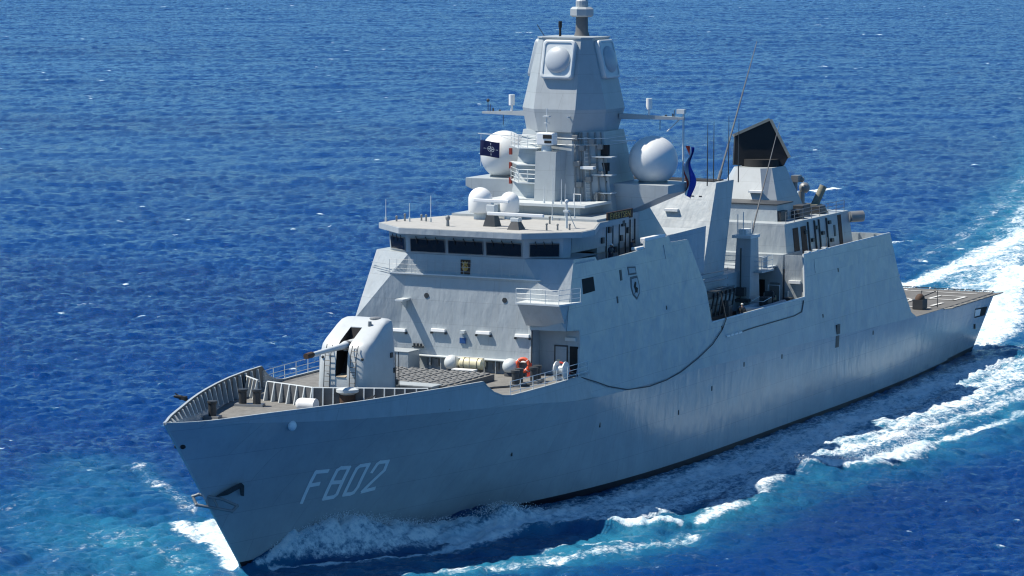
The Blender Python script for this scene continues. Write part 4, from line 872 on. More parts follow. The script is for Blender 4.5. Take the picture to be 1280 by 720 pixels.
# ---------------------------------------------------------------- guard rails on the foredeck
pr_ = [hull_y(s/LOA, 1) for s in (29.2, 30.6, 32.4, 34.2, 36, 37.8, 39.6, 41.2)]
bar_rail([(x, y - .12, DZ) for x, y, z in pr_], 1.1, 3, .026).build('guard_rail', 'light', foredeck, label='port guard rail along the dip in the foredeck edge')
ps = [hull_y(s/LOA, 1) for s in (25.8, 27.6, 29.4, 31.2, 33, 34.8, 36.6, 38.4, 40.2, 41.6)]
bar_rail([(x, -(y - .12), DZ) for x, y, z in ps], 1.15, 3, .026).build('guard_rail', 'light', foredeck)
m = MB()
for x, y in [(120.0, -7.6), (120.6, -7.2)]: m.lathe((x, y, DZ), [(.3, 0), (.3, .9), (.36, 1.0)], 12)
m.box(108.2, 109.4, -8.2, -7.0, DZ, DZ+1.3); m.each('deck_fitting', 'light', foredeck)
m = MB(); m.tube([(107.5, 7.9, DZ+.05), (109.8, 6.2, DZ+.05), (112, 5.4, DZ+.05)], .1, 6); m.build('deck_pipe', 'dark', foredeck)

# ---------------------------------------------------------------- loose things carried by the ship
t = thing('alliance_flag', 'dark blue alliance flag with white compass star flying before the starboard radome', 'flag', (84.6, -7.3, 24.0))
def fw(u, v, o=0):                                   # flag surface: u along the fly, v down the hoist
    return (84.65 - .55*u + .10*math.sin(5*u + v) + o, -7.32 + 1.38*u, 25.2 - 1.22*v - .10*u + .06*math.sin(4*u + 1))
def cloth(mapf, nu, nv, th=.012):
    m = MB(); vs = []; fs = []
    for o in (0, th):
        for i in range(nu+1):
            for j in range(nv+1): vs.append(mapf(i/nu, j/nv, o))
    k = (nu+1)*(nv+1); q = lambda i, j: i*(nv+1)+j
    for i in range(nu):
        for j in range(nv):
            a = (q(i, j), q(i+1, j), q(i+1, j+1), q(i, j+1)); fs.append(a); fs.append(tuple(x+k for x in reversed(a)))
    for i in range(nu):
        for j in (0, nv): fs.append((q(i, j), q(i+1, j), q(i+1, j)+k, q(i, j)+k))
    for j in range(nv):
        for i in (0, nu): fs.append((q(i, j), q(i, j+1), q(i, j+1)+k, q(i, j)+k))
    return m.add(vs, fs)
cloth(fw, 14, 8).build('cloth', 'flagnavy', t, smooth=60)
m = MB(); cu_, cv_ = .56, .5
def star(pts, o):
    P = [fw(cu_ + a, cv_ + b, o) for a, b in pts]; m.prism(P, (.008, 0, 0))
for o in (.016, -.014):
    for a0 in range(4):
        a = a0*math.pi/2; d = lambda r, th: (r*.88*math.cos(a+th), r*math.sin(a+th))
        star([d(.03, 0), d(.06, .7), d(.24, 0), d(.06, -.7)], o)
        star([d(.27, .04), d(.40, .04), d(.40, -.04), d(.27, -.04)], o)
    for k in range(20):
        a, b = 2*math.pi*k/20, 2*math.pi*(k+1)/20
        if k % 5 in (0, 4): continue
        star([(.16*.88*math.cos(a), .16*math.sin(a)), (.16*.88*math.cos(b), .16*math.sin(b)), (.19*.88*math.cos(b), .19*math.sin(b)), (.19*.88*math.cos(a), .19*math.sin(a))], o)
m.build('emblem', 'white', t, label='white compass star emblem')
m = MB(); m.tube([(84.5, -7.35, 23.2), (84.5, -7.34, 25.75)], .02, 5); m.build('halyard', 'light', t)
t = thing('national_flag', 'red, white and blue flag hanging limp from the port yard staff', 'flag', (81.1, 8.75, 20.9))
def band(v0, v1, i0):
    def f(u, v, o):
        s = v0 + (v1-v0)*v                           # 0 along the staff (red) .. 1 outer edge (blue), draped downwards
        drop = u*3.4; wob = .34*math.sin(2.6*drop + 2.4*s) * min(1, drop)
        return (81.05 - .25*s - .26*math.sin(9*s+1.9*drop) + o, 8.74 + .75*s*(1-.5*u) + wob*.55 + .12*math.sin(5*s + drop), 25.1 - .15*s - drop - .7*s*u)
    return f
for nm_, a, b, mt_ in [('red_band', 0, .22, 'red'), ('white_band', .22, .64, 'white'), ('blue_band', .64, 1.0, 'blueflag')]:
    if mt_ == 'blueflag': M['blueflag'] = mat('flag_blue', (.02, .045, .36), .8)
    cloth(band(a, b, 0), 18, 4).build(nm_, mt_, t, smooth=60)
# deck stores along the foot of the superstructure
for x, y, lab in [(103.45, -.35, 'grey ball buoy at the left end of the cream canister'), (103.3, 4.35, 'grey ball buoy beside the orange lifebuoy')]:
    t = thing('ball_buoy', lab, 'buoy', (x, y, DZ), 'grey ball buoys stowed on the foredeck')
    m = MB(); m.sphere((x, y, DZ+.72), .58, 24, 14, -.99); m.build('ball', 'light', t, smooth=60)
    m = MB(); m.lathe((x, y, DZ), [(.45, 0), (.42, .25), (.38, .3)], 14); m.build('stand', 'dark', t, smooth=40)
t = thing('raft_canister', 'cream cylindrical liferaft canister lying in its cradle on the foredeck', 'liferaft', (103.5, 1.35, DZ))
m = MB(); m.tube([(103.5, .35, 10.15), (103.5, .5, 10.15), (103.5, 2.2, 10.15), (103.5, 2.35, 10.15)], [.25, .43, .43, .25], 20); cn = m.build('canister', 'cream', t, smooth=40)
m = MB()
for y in (.8, 1.9): m.torus((103.5, y, 10.15), .44, .025, (0, 1, 0), 20, 5)
m.each('strap', 'dark', cn)
m = MB()
for y in (.8, 1.9): m.prism([(103.05, y-.05, DZ), (103.95, y-.05, DZ), (103.8, y-.05, 9.95), (103.2, y-.05, 9.95)], (0, .1, 0))
m.each('cradle', 'steel', t)
m = MB(); m.tube([(104.1, .3, DZ), (104.1, .3, 10.7)], .03, 5); m.tube([(104.1, 2.6, DZ), (104.1, 2.6, 10.7)], .03, 5); m.tube([(104.1, 1.4, DZ), (104.1, 1.4, 10.7)], .03, 5); m.tube([(104.1, .3, 10.7), (104.1, 2.6, 10.7)], .03, 5); m.build('guard_hoop', 'steel', t)
t = thing('stowage_box', 'low white box on deck below the cream canister', 'box', (104.8, 1.3, DZ))
m = MB(); m.box(104.5, 105.1, .5, 2.2, DZ, DZ+.42); m.build('body', 'light', t, bevel=.04)
m = MB(); m.box(104.45, 105.15, .45, 2.25, DZ+.42, DZ+.5); m.build('lid', 'white', t, bevel=.02)
t = thing('lifebuoy', 'bright orange lifebuoy hanging near the port lobby', 'lifebuoy', (103.2, 5.35, DZ+.2))
m = MB(); m.torus((103.2, 5.35, DZ+.85), .45, .14, (1, .15, .1), 28, 10); rg = m.build('ring', 'orange', t, smooth=60)
m = MB()
for k in range(4):
    a = R(45+90*k); m.torus((103.2, 5.35+.45*math.cos(a), DZ+.85+.45*math.sin(a)), .15, .022, (0, -math.sin(a), math.cos(a)), 12, 5)
m.each('band', 'white', rg)
m = MB(); m.tube([(103.05, 5.9, DZ), (103.05, 5.9, DZ+1.0)], .09, 8); m.box(103.0, 103.3, 5.7, 6.1, DZ, DZ+.35); m.build('stand', 'red', t)
# hose / mooring rope hung along the side
pts = [(103.1, 8.9, DZ+.6), (102.6, 9.3, DZ+.4), (101.9, side_y(9.5)+.06, 9.5), (99, 9.36, 8.75), (96.8, 9.4, 8.14), (93.5, 9.48, 7.5), (89.6, 9.5, 7.25), (86.2, 9.48, 7.32), (83.2, 9.45, 7.6), (79.5, 9.36, 8.25), (76.3, 9.27, 9.0), (74.0, 9.15, 9.9), (73.0, 9.06, 10.66)]
t = thing('hanging_rope', 'dark rope hung in a long bight along the port side from doorway to boat bay', 'rope', (88, 9.45, 7.2))
m = MB(); m.tube(pts, .04, 7); m.build('bight', 'rope', t, smooth=60)
m = MB(); m.tube([(73.0, 9.06, 10.66), (72.2, 8.6, 11.1), (70.6, 7.6, 12.4)], .045, 7); m.build('bitter_end', 'rope_o', t, smooth=60)
# workboat in the bay
t = thing('workboat', 'grey inflatable workboat in its cradle inside the boat bay', 'boat', (61.5, 7.4, DZ))
m = MB()
for y in (6.75, 8.1): m.tube([(57.6, y, 10.35), (60, y, 10.3), (63.5, y, 10.3), (65.0, (y+7.42)/2, 10.5), (65.6, 7.42, 10.62)], [.3, .32, .32, .3, .2], 12)
m.each('tube', 'rib', t, smooth=50)
m = MB(); m.prism([(57.7, 6.75, 10.2), (63.6, 6.75, 10.2), (65.2, 7.42, 10.4), (63.6, 8.1, 10.2), (57.7, 8.1, 10.2)], (0, 0, .08)); m.hexa([(58, 7.3, 9.75), (64.2, 7.3, 9.85), (64.2, 7.5, 9.85), (58, 7.5, 9.75)], [(57.7, 6.8, 10.2), (64.8, 7.3, 10.25), (64.8, 7.5, 10.25), (57.7, 8.05, 10.2)]); m.build('hull', 'steel', t)
m = MB(); m.box(59.6, 60.6, 7.0, 7.8, 10.28, 11.1); m.box(59.2, 59.35, 7.0, 7.8, 10.28, 11.5); m.build('console', 'dark', t, bevel=.05)
m = MB(); m.tube([(58.3, 6.9, 10.4), (58.3, 6.9, 11.9), (58.3, 7.95, 11.9), (58.3, 7.95, 10.4)], .04, 6); m.tube([(60.2, 6.9, 11.1), (62.0, 6.9, 10.9), (62.0, 7.95, 10.9), (60.2, 7.95, 11.1)], .03, 5); m.build('rail', 'light', t)
m = MB()
for x in (59.0, 63.0): m.box(x, x+.2, 6.8, 8.05, DZ, 9.85)
m.each('cradle', 'dark', t)
# crew on the bridge wing
def person(p, face, label, cap):
    t = thing('person', label, 'person', p)
    ca, sa = math.cos(face), math.sin(face)
    def W(f, l, z): return (p[0] + ca*f - sa*l, p[1] + sa*f + ca*l, p[2] + z)
    J = dict(pelvis=(0, 0, .93), waist=(.0, 0, 1.08), chest=(.03, 0, 1.32), neck=(.05, 0, 1.50), head=(.09, 0, 1.62), crown=(.09, 0, 1.73),
             shl=(.03, .19, 1.42), ell=(.16, .27, 1.18), hal=(.40, .20, 1.10), shr=(.03, -.19, 1.42), elr=(.14, -.28, 1.17), har=(.38, -.22, 1.08),
             hil=(0, .1, .88), knl=(.04, .11, .48), anl=(-.01, .12, .09), fol=(.16, .13, .05), hir=(0, -.1, .88), knr=(.02, -.11, .48), anr=(-.04, -.12, .09), for_=(.13, -.13, .05))
    RAD = dict(pelvis=.15, waist=.135, chest=.16, neck=.06, head=.10, crown=.075, shl=.075, ell=.05, hal=.04, shr=.075, elr=.05, har=.04, hil=.1, knl=.065, anl=.05, fol=.045, hir=.1, knr=.065, anr=.05, for_=.045)
    E_ = [('pelvis', 'waist'), ('waist', 'chest'), ('chest', 'neck'), ('neck', 'head'), ('head', 'crown'), ('chest', 'shl'), ('shl', 'ell'), ('ell', 'hal'), ('chest', 'shr'), ('shr', 'elr'), ('elr', 'har'), ('pelvis', 'hil'), ('hil', 'knl'), ('knl', 'anl'), ('anl', 'fol'), ('pelvis', 'hir'), ('hir', 'knr'), ('knr', 'anr'), ('anr', 'for_')]
    ks = list(J); me = bpy.data.meshes.new('body'); me.from_pydata([Vector(W(*J[k])) - Vector(p) for k in ks], [(ks.index(a), ks.index(b)) for a, b in E_], [])
    o = bpy.data.objects.new('body', me); C.objects.link(o)
    o.modifiers.new('skin', 'SKIN'); o.modifiers.new('sub', 'SUBSURF').levels = 2; o.modifiers['sub'].render_levels = 2
    for k, v in zip(ks, me.skin_vertices[0].data): v.radius = (RAD[k], RAD[k]); v.use_root = (k == 'pelvis')
    dg = bpy.context.evaluated_depsgraph_get(); nm = bpy.data.meshes.new_from_object(o.evaluated_get(dg)); o.modifiers.clear(); o.data = nm
    nm.materials.clear(); nm.materials.append(M['navy']); nm.materials.append(M['skin'])
    hands = [Vector(W(*J['hal'])) - Vector(p), Vector(W(*J['har'])) - Vector(p)]
    for f in nm.polygons:
        if f.center.z > 1.5 or min((f.center - h).length for h in hands) < .09: f.material_index = 1
    nm.shade_smooth(); put(o, t, p)
    m = MB(); c = W(.085, 0, 1.68); m.sphere(c, .118, 14, 6, .0, (1, 1, .95)); m.prism([W(.17, -.07, 1.68), W(.27, -.05, 1.66), W(.27, .05, 1.66), W(.17, .07, 1.68)], (0, 0, .015)); m.build('cap', cap, t, smooth=50)
    m = MB(); m.loft([[W(.035 + .2*math.cos(a)*k, .225*math.sin(a)*k, z) for a in np.linspace(0, 2*math.pi, 17)[:-1]] for z, k in [(1.1, .92), (1.2, 1), (1.36, 1), (1.44, .85)]]); m.build('life_vest', 'dark', t, smooth=50)
person((92.2, 7.35, 16.55), R(70), 'sailor in dark clothing and pale cap leaning at the bridge wing rail', 'light')
person((66.3, 7.75, DZ), R(200), 'sailor in dark overalls standing forward of the workboat in the boat bay', 'light')
person((55.7, 6.2, DZ), R(30), 'sailor in dark overalls standing by the door at the aft end of the boat bay', 'dark')
person((88.0, 7.3, 16.55), R(90), 'sailor in dark clothing and dark cap beside the white lashed gear', 'dark')

# ---------------------------------------------------------------- the sea
rng = np.random.default_rng(11)
def tile(N, L_, lmin, lmax, std, seed, wdir, spread=2, chop=1.0):
    r_ = np.random.default_rng(seed); k = 2*np.pi*np.fft.fftfreq(N, L_/N); kx, ky = np.meshgrid(k, k, indexing='ij'); kk = np.hypot(kx, ky); kk[0, 0] = 1
    S = kk**-3.6 * np.exp(-(2*np.pi/lmax/kk)**4*.5) * np.exp(-(kk*lmin/2/np.pi)**6)
    c = (kx*math.cos(wdir) + ky*math.sin(wdir))/kk; S = S * (.12 + np.abs(c)**spread); S[0, 0] = 0
    H = np.sqrt(S) * (r_.normal(size=(N, N)) + 1j*r_.normal(size=(N, N)))
    h = np.fft.ifft2(H).real; f = std/h.std()
    dx = np.fft.ifft2(1j*kx/kk*H).real*f*chop; dy = np.fft.ifft2(1j*ky/kk*H).real*f*chop
    return h*f, dx, dy, L_, N
def samp(T, x, y, a):
    h, dx, dy, L_, N = T; ca, sa = math.cos(a), math.sin(a); u = ((x*ca + y*sa)/L_*N); v = ((-x*sa + y*ca)/L_*N)
    i, j = np.floor(u).astype(np.int64), np.floor(v).astype(np.int64); fu, fv = u-i, v-j; i0, j0, i1, j1 = i % N, j % N, (i+1) % N, (j+1) % N
    g_ = lambda A: (A[i0, j0]*(1-fu) + A[i1, j0]*fu)*(1-fv) + (A[i0, j1]*(1-fu) + A[i1, j1]*fu)*fv
    H_, X_, Y_ = g_(h), g_(dx), g_(dy); return H_, X_*ca - Y_*sa, X_*sa + Y_*ca
WD = R(30)
TA, TB, TC = tile(512, 331, 7, 38, .13, 1, WD, 2), tile(512, 89, 1.1, 4.6, .074, 2, WD, 1.6), tile(512, 31, .38, 1.7, .046, 3, WD, 1.0)
# one polar sheet about the viewpoint's foot, dense where the photograph looks, out to the horizon
cx0, cy0 = CAM.x, CAM.y; yaw = R(205.69)
rad = [3, 30, 80, 120, 150, 172, 188, 198]
while rad[-1] < 2400: rad.append(rad[-1] + min(1.9, rad[-1]**2/(42.7*3376)*.85))
while rad[-1] < 45000: rad.append(rad[-1]*1.12)
rad = np.array(rad); fine = np.arange(-.222, .2221, .00047); coarse = np.arange(.24, 2*math.pi-.23, .03)
ang = np.concatenate([fine, coarse]) + yaw
nr, na = len(rad), len(ang)
Rr, Aa = np.meshgrid(rad, ang, indexing='ij'); X = cx0 + Rr*np.cos(Aa); Y = cy0 + Rr*np.sin(Aa)
dr = np.gradient(rad)[:, None]
wA = np.clip((9 - dr)/5, 0, 1); wB = np.clip((3.2 - dr)/1.5, 0, 1); wC = np.clip((1.75 - dr)/.9, 0, 1)
Z = np.zeros_like(X); DX = np.zeros_like(X); DY = np.zeros_like(X)
crest = None
for T_, w_, a_, off in [(TA, wA, .3, 0), (TB, wB, .75, 17), (TB, wB*.6, -.5, 61), (TC, wC, .1, 5)]:
    h_, x_, y_ = samp(T_, X + off, Y - off, a_); Z += h_*w_; DX -= x_*w_*.9; DY -= y_*w_*.9
# ---- the ship's own waves
side = np.sign(Y); s_ = 134.6 - X
yw = np.interp(s_, WL_S, WL_Y); yw = np.where((s_ < 0) | (s_ > 131.4), 0, yw)
dist = np.where(s_ < 0, np.hypot(-s_, Y), np.where(s_ > 131.4, np.maximum(np.abs(Y) - 7.2, 0) + (s_-131.4), np.abs(Y) - yw))
n1, _, _ = samp(TB, X*2.1, Y*2.1, 1.1); n1 = n1/.074; n2, _, _ = samp(TC, X*1.3 + 9, Y*1.3, .4); n2 = n2/.046
A_ = np.interp(s_, [-2, 0, 2, 4, 7, 9, 12, 16, 20, 23.5, 26, 30, 40, 55, 80, 131, 140], [0, .35, 1.05, 1.8, 2.55, 2.4, 1.65, .95, .7, 1.25, .65, .1, -.1, .0, .12, .1, 0])
dc = np.interp(s_, [0, 5, 9, 18, 26, 40, 80], [.15, .6, 1.1, 1.9, 2.8, 4.5, 6])
wd = np.interp(s_, [0, 9, 18, 30, 60], [.5, 1.2, 1.7, 2.2, 3])
prof = np.where(dist < dc, .86 + .14*np.clip(dist/np.maximum(dc, .01), 0, 1), np.exp(-((dist-dc)/wd)**2))
near = (Rr < 900)
Hb = A_*prof*(1 + .05*n1 + .02*n2)*near*(s_ > -2)*(s_ < 140)
calm = np.clip(1 - .55*np.exp(-(np.maximum(dist, 0)/4)**2)*near, .3, 1)
F = np.zeros_like(X); Q = np.zeros_like(X)          # foam cover, aerated (turquoise) water
def stroke(arr, pts, wid, st, mode='max', power=2):
    P = np.array(pts, float); wid = np.broadcast_to(np.array(wid, float), (len(P),)); b = (X > P[:, 0].min()-3*wid.max()) & (X < P[:, 0].max()+3*wid.max()) & (Y > P[:, 1].min()-3*wid.max()) & (Y < P[:, 1].max()+3*wid.max())
    x, y = X[b], Y[b]; best = np.zeros_like(x)
    for k in range(len(P)-1):
        d = P[k+1]-P[k]; t_ = np.clip(((x-P[k, 0])*d[0] + (y-P[k, 1])*d[1])/(d@d), 0, 1); q = np.hypot(x-P[k, 0]-t_*d[0], y-P[k, 1]-t_*d[1])
        best = np.maximum(best, np.exp(-(q/(wid[k] + (wid[k+1]-wid[k])*t_))**power))
    if mode == 'add': arr[b] += st*best
    else: arr[b] = np.maximum(arr[b], st*best)
# crests thrown outwards
for s in (1, -1):
    stroke(Hb, [(116, s*9), (110.5, s*12), (108.4, s*15), (105.3, s*19.2)], [.8, .7, .8, .7], .55, 'add')
    stroke(Hb, [(80.5, s*17.2), (79.2, s*19.5), (77.2, s*22), (73.5, s*23.6), (67.5, s*23.8)], [1.5, 1.7, 2.0, 2.0, 1.7], .80, 'add')
    stroke(Hb, [(103, s*20.2), (93, s*19.4), (84, s*17.8)], [1.4, 1.6, 1.4], .35, 'add')
    stroke(Hb, [(58, s*26.5), (44, s*26.2), (28, s*27)], [1.2, 1.3, 1.2], .35, 'add')
# foam, port side
stroke(F, [(133.9, .7), (130, 2.1), (126, 3.6), (121, 5.3), (116.5, 7.2)], [.35, .9, 2.0, 2.3, 2.0], .86)
stroke(F, [(133, 1.0), (130, 1.7), (127.5, 2.3), (124, 3.3), (119, 4.9), (114, 6.6)], [.3, .5, .7, .8, .9, 1.0], 1.12)
stroke(F, [(133.5, 1.5), (129, 5.2), (125, 7.2), (120, 8.4), (114, 9.8)], [.4, .7, .8, .9, 1.0], .98)
stroke(F, [(109, 12), (99, 15.2), (88, 15.4), (76, 15)], [2.0, 2.8, 3.0, 2.6], .80)
stroke(F, [(119, 7.2), (114.5, 8.4), (110.5, 10.2), (107.6, 12.4)], [1.6, 2.2, 2.1, 1.3], 1.08)
stroke(F, [(134, 1.4), (128, 6.5), (122, 9), (117, 10)], [.5, 1.0, .9, .9], .5)
stroke(F, [(108.8, 12.6), (108.2, 15.6), (106.0, 18.7)], [.7, .7, .6], .96)
stroke(F, [(116, 8), (104, 10.8), (90, 12.4), (75, 13), (55, 13), (30, 12.4), (8, 11.4)], [2.4, 4.2, 5.2, 5.4, 4.6, 3.8, 3.2], .88)
stroke(F, [(104, 19.9), (98, 19.3), (91, 18.2), (84, 17), (79, 16)], [.9, 2.3, 3.0, 3.2, 3.0], .78)
stroke(F, [(80, 16.8), (79, 19.4), (77.3, 21.9), (73.6, 23.5), (67.5, 23.4), (62.5, 21.8)], [1.0, 1.2, 1.6, 2.1, 2.1, 1.6], 1.0)
stroke(F, [(60, 19.5), (40, 21), (20, 20.5), (2, 18)], [2.5, 3, 3, 3], .66)
stroke(F, [(88, 16.8), (78, 16.8), (66, 17), (52, 17.2), (38, 17.3), (22, 16.4), (6, 14.6)], [2.6, 4.0, 5.0, 5.2, 4.6, 4.0, 3.6], .76)
stroke(F, [(62, 22.5), (50, 24.6), (40, 25.4), (26, 26.5), (10, 27)], [1.2, 1.4, 1.4, 1.2, 1.0], .72)
stroke(F, [(66, 20), (48, 21.5), (24, 21), (0, 20)], [2.2, 2.6, 2.4, 2], .58)
stroke(F, [(131.5, 10.5), (125.5, 15.2), (119.5, 17.2), (114, 19.4), (109, 21.5)], [1.8, 2.4, 2.6, 2.4, 1.8], .66)
stroke(F, [(119, 14.4), (116, 15.6), (113, 17.4)], [.6, .7, .6], .72)
# foam, starboard bow
stroke(F, [(134.4, -.9), (130.5, -2.8), (126.8, -5.6), (122.5, -8.6), (119.6, -11.2)], [1.0, 1.7, 2.4, 2.6, 1.8], 1.12)
stroke(F, [(128, -6.6), (124, -10), (121.6, -12.6)], [1.2, 1.5, 1.3], .82)
stroke(F, [(137, -2), (131, -9), (126, -15)], [2.4, 5, 5.5], .50)
stroke(F, [(141, -5), (135, -13), (128, -22), (118, -29)], [4.5, 6, 6.5, 5], .43)
stroke(F, [(117, -14), (111, -20), (106, -25), (101, -29)], [1.6, 1.5, 1.4, 1.2], .55)
stroke(F, [(116, -8), (104, -10.8), (90, -12.4), (75, -13), (55, -13), (30, -12.4), (8, -11.4)], [2.4, 4.2, 5.2, 5.4, 4.6, 3.8, 3.2], .9)
stroke(F, [(112, -11), (104, -17), (92, -18.6), (79, -20.5), (67, -22.5), (40, -19), (10, -16)], [1.4, 1.6, 2.4, 2.0, 2.2, 3.6, 3.2], .95)
# foam, stern wake curving away to starboard
stroke(F, [(2, -8), (-20, -12.5), (-40, -16), (-50, -17.9), (-70, -19.2), (-95, -22), (-126, -26), (-260, -50), (-500, -100)], [1.8, 2.2, 2.4, 2.5, 2.8, 3.2, 3.6, 6, 9], .92)
stroke(F, [(2.5, 6.5), (-6, 5.8), (-15, 4.2), (-26, .8), (-50, -6.5), (-75, -12)], [2.2, 3.2, 4.2, 4.6, 4.0, 3.2], .98)
stroke(F, [(2, 0), (-30, -5), (-70, -14.5), (-120, -25), (-200, -44), (-400, -98)], [6, 7.5, 7.5, 8, 9, 11], .70)
stroke(F, [(4, 9.6), (-6, 12.4), (-22, 14.8), (-50, 14)], [1.2, 2.0, 2.4, 2.4], .74)
stroke(F, [(-80, -27), (-110, -31), (-160, -42), (-230, -58)], [2.2, 3.0, 3.4, 3.6], .52)
stroke(F, [(-170, -79.5), (-180, -74.5)], [1.6, 1.3], 1.0)
stroke(F, [(-98, -41), (-106, -36)], [1.4, 1.2], .8); stroke(F, [(-128, -56), (-140, -60)], [1.6, 1.6], .7)
for p_, w_, v_ in [([(139, -2), (132, -9), (124, -17)], [5, 7, 7], .72), ([(126, -15), (114, -24), (102, -33)], [7, 7, 4], .42), ([(136, 2), (130, 10), (121, 15), (110, 18), (96, 20)], [3, 5.5, 6.5, 6, 4], .9),
                   ([(100, 21), (80, 22), (60, 24), (36, 24), (8, 20)], [3, 4.5, 6, 7, 6], .6), ([(120, 9), (90, 12), (40, 14), (0, 12)], [4, 5.5, 6, 5], .75),
                   ([(4, 2), (-40, -8), (-100, -22), (-200, -46), (-500, -122)], [8, 7, 6.5, 7, 9], .85), ([(-60, -30), (-120, -38), (-240, -62)], [3, 3, 3], .3), ([(145, -6), (150, -18)], [6, 7], .7)]:
    stroke(Q, p_, w_, v_)
# scattered whitecaps on the open water
for k in range(520):
    rr_ = 1/(rng.random()*(1/205 - 1/1900) + 1/1900) if k < 300 else rng.uniform(300, 1700)
    aa = yaw + rng.uniform(-.21, .21); x0, y0 = cx0 + rr_*math.cos(aa), cy0 + rr_*math.sin(aa)
    if -20 < x0 < 140 and abs(y0) < 24: continue
    th = WD + math.pi/2 + rng.normal(0, .5); L_ = rng.uniform(.25, 1.1)*min(1.0, rr_/450)*(1 + rr_/600) * (2.2 if rng.random() < .07 else 1); wv = rng.uniform(.14, .34)*(1 + rr_/500)*min(1.0, rr_/420)
    i0, i1 = np.searchsorted(rad, rr_-8-rr_/80), np.searchsorted(rad, rr_+8+rr_/80); da = (L_+6)/rr_; j0, j1 = np.searchsorted(fine + yaw, aa-da), np.searchsorted(fine + yaw, aa+da)
    if i1 <= i0 or j1 <= j0: continue
    xs, ys = X[i0:i1, j0:j1]-x0, Y[i0:i1, j0:j1]-y0; u_ = xs*math.cos(th)+ys*math.sin(th); v_ = -xs*math.sin(th)+ys*math.cos(th)
    g_ = np.exp(-(u_/L_)**2 - (v_/wv)**2); F[i0:i1, j0:j1] = np.maximum(F[i0:i1, j0:j1], rng.uniform(.75, 1.05)*g_); Z[i0:i1, j0:j1] += .10*g_
Z = Z*calm + Hb + np.clip(F, 0, 1)*(.03*n2 + .05*n1)*near
DX *= calm; DY *= calm
V3 = np.stack([X + DX, Y + DY, Z], -1).reshape(-1, 3)
idx = np.arange(nr*na).reshape(nr, na); i2 = np.roll(idx, -1, axis=1)
quads = np.stack([idx[:-1], i2[:-1], i2[1:], idx[1:]], -1).reshape(-1, 4)[:, ::-1]
me = bpy.data.meshes.new('sea'); me.vertices.add(len(V3)); me.vertices.foreach_set('co', V3.astype(np.float32).ravel())
nq = len(quads); me.loops.add(nq*4); me.loops.foreach_set('vertex_index', quads.astype(np.int32).ravel()); me.polygons.add(nq)
me.polygons.foreach_set('loop_start', (np.arange(nq)*4).astype(np.int32)); me.polygons.foreach_set('use_smooth', np.ones(nq, bool)); me.update(calc_edges=True)
for nm_, arr in (('foam', F), ('aerated', Q)):
    at_ = me.attributes.new(nm_, 'FLOAT', 'POINT'); at_.data.foreach_set('value', np.clip(arr, 0, 1.3).astype(np.float32).ravel())
sea = bpy.data.objects.new('sea', me); C.objects.link(sea); sea['kind'] = 'structure'; sea['label'] = 'deep blue open sea with small waves, whitecaps and the white wake of the ship'
# water: deep blue body colour, turquoise where full of bubbles, broken white foam on top
mt = bpy.data.materials.new('sea_water'); mt.use_nodes = True; nt = mt.node_tree; N, L = nt.nodes.new, nt.links.new; wb = nt.nodes['Principled BSDF']; outn = nt.nodes['Material Output']
wb.inputs['Roughness'].default_value = .12; wb.inputs['Specular IOR Level'].default_value = .19; wb.inputs['IOR'].default_value = 1.333
geo = N('ShaderNodeNewGeometry')
def noise(scale, detail, rough=.6, vec=None, stretch=None):
    n = N('ShaderNodeTexNoise'); n.inputs['Scale'].default_value = scale; n.inputs['Detail'].default_value = detail; n.inputs['Roughness'].default_value = rough
    src = geo.outputs['Position']
    if stretch:
        mp = N('ShaderNodeMapping'); mp.inputs['Rotation'].default_value = (0, 0, stretch[0]); mp.inputs['Scale'].default_value = stretch[1]; L(src, mp.inputs['Vector']); src = mp.outputs[0]
    L(src, n.inputs['Vector']); return n.outputs[0]
def math_(op, a, b=None, c=None, clamp=False):
    n = N('ShaderNodeMath'); n.operation = op; n.use_clamp = clamp
    for k, v in enumerate((a, b, c)):
        if v is None: continue
        if isinstance(v, (int, float)): n.inputs[k].default_value = v
        else: L(v, n.inputs[k])
    return n.outputs[0]
def rng_(v, a, b, c=0., d=1., smooth=True):
    n = N('ShaderNodeMapRange'); n.interpolation_type = 'SMOOTHSTEP' if smooth else 'LINEAR'; L(v, n.inputs[0])
    for k, q in enumerate((a, b, c, d)): n.inputs[k+1].default_value = q
    return n.outputs[0]
def attr(nm_):
    n = N('ShaderNodeAttribute'); n.attribute_name = nm_; return n.outputs['Fac']
foam_a, aer = attr('foam'), attr('aerated')
nb_ = noise(.28, 3, .55); nf = noise(2.3, 10, .74); nl = noise(.5, 8, .70, stretch=(.35, (.35, 1.0, 1)))
pat = math_('ADD', math_('MULTIPLY', nf, .55), math_('MULTIPLY', nl, .45))
# threshold falls as the cover grows
thr = math_('SUBTRACT', .80, math_('MULTIPLY', foam_a, .50))
ff = math_('SUBTRACT', pat, thr); foam = rng_(ff, -.05, .15); foam = math_('MULTIPLY', foam, rng_(foam_a, .04, .30))
solid = rng_(foam_a, .92, 1.25); foam = math_('MAXIMUM', foam, math_('MULTIPLY', solid, rng_(nf, .34, .54)))
aq = math_('MULTIPLY', aer, rng_(nb_, .28, .72, .45, 1.1)); aq = math_('ADD', aq, math_('MULTIPLY', rng_(foam_a, .1, .8), .35), clamp=True)
mixc = N('ShaderNodeMixRGB'); mixc.inputs[1].default_value = (.0017, .031, .146, 1); mixc.inputs[2].default_value = (.020, .165, .275, 1); L(aq, mixc.inputs[0]); L(mixc.outputs[0], wb.inputs['Base Color'])
gust = rng_(noise(.014, 4, .55, stretch=(WD, (1.0, .4, 1))), .36, .66, .5, 1.2)
b1 = N('ShaderNodeBump'); b1.inputs['Distance'].default_value = .11; L(gust, b1.inputs['Strength']); L(noise(2.0, 6, .68, stretch=(WD, (1.0, .55, 1))), b1.inputs['Height'])
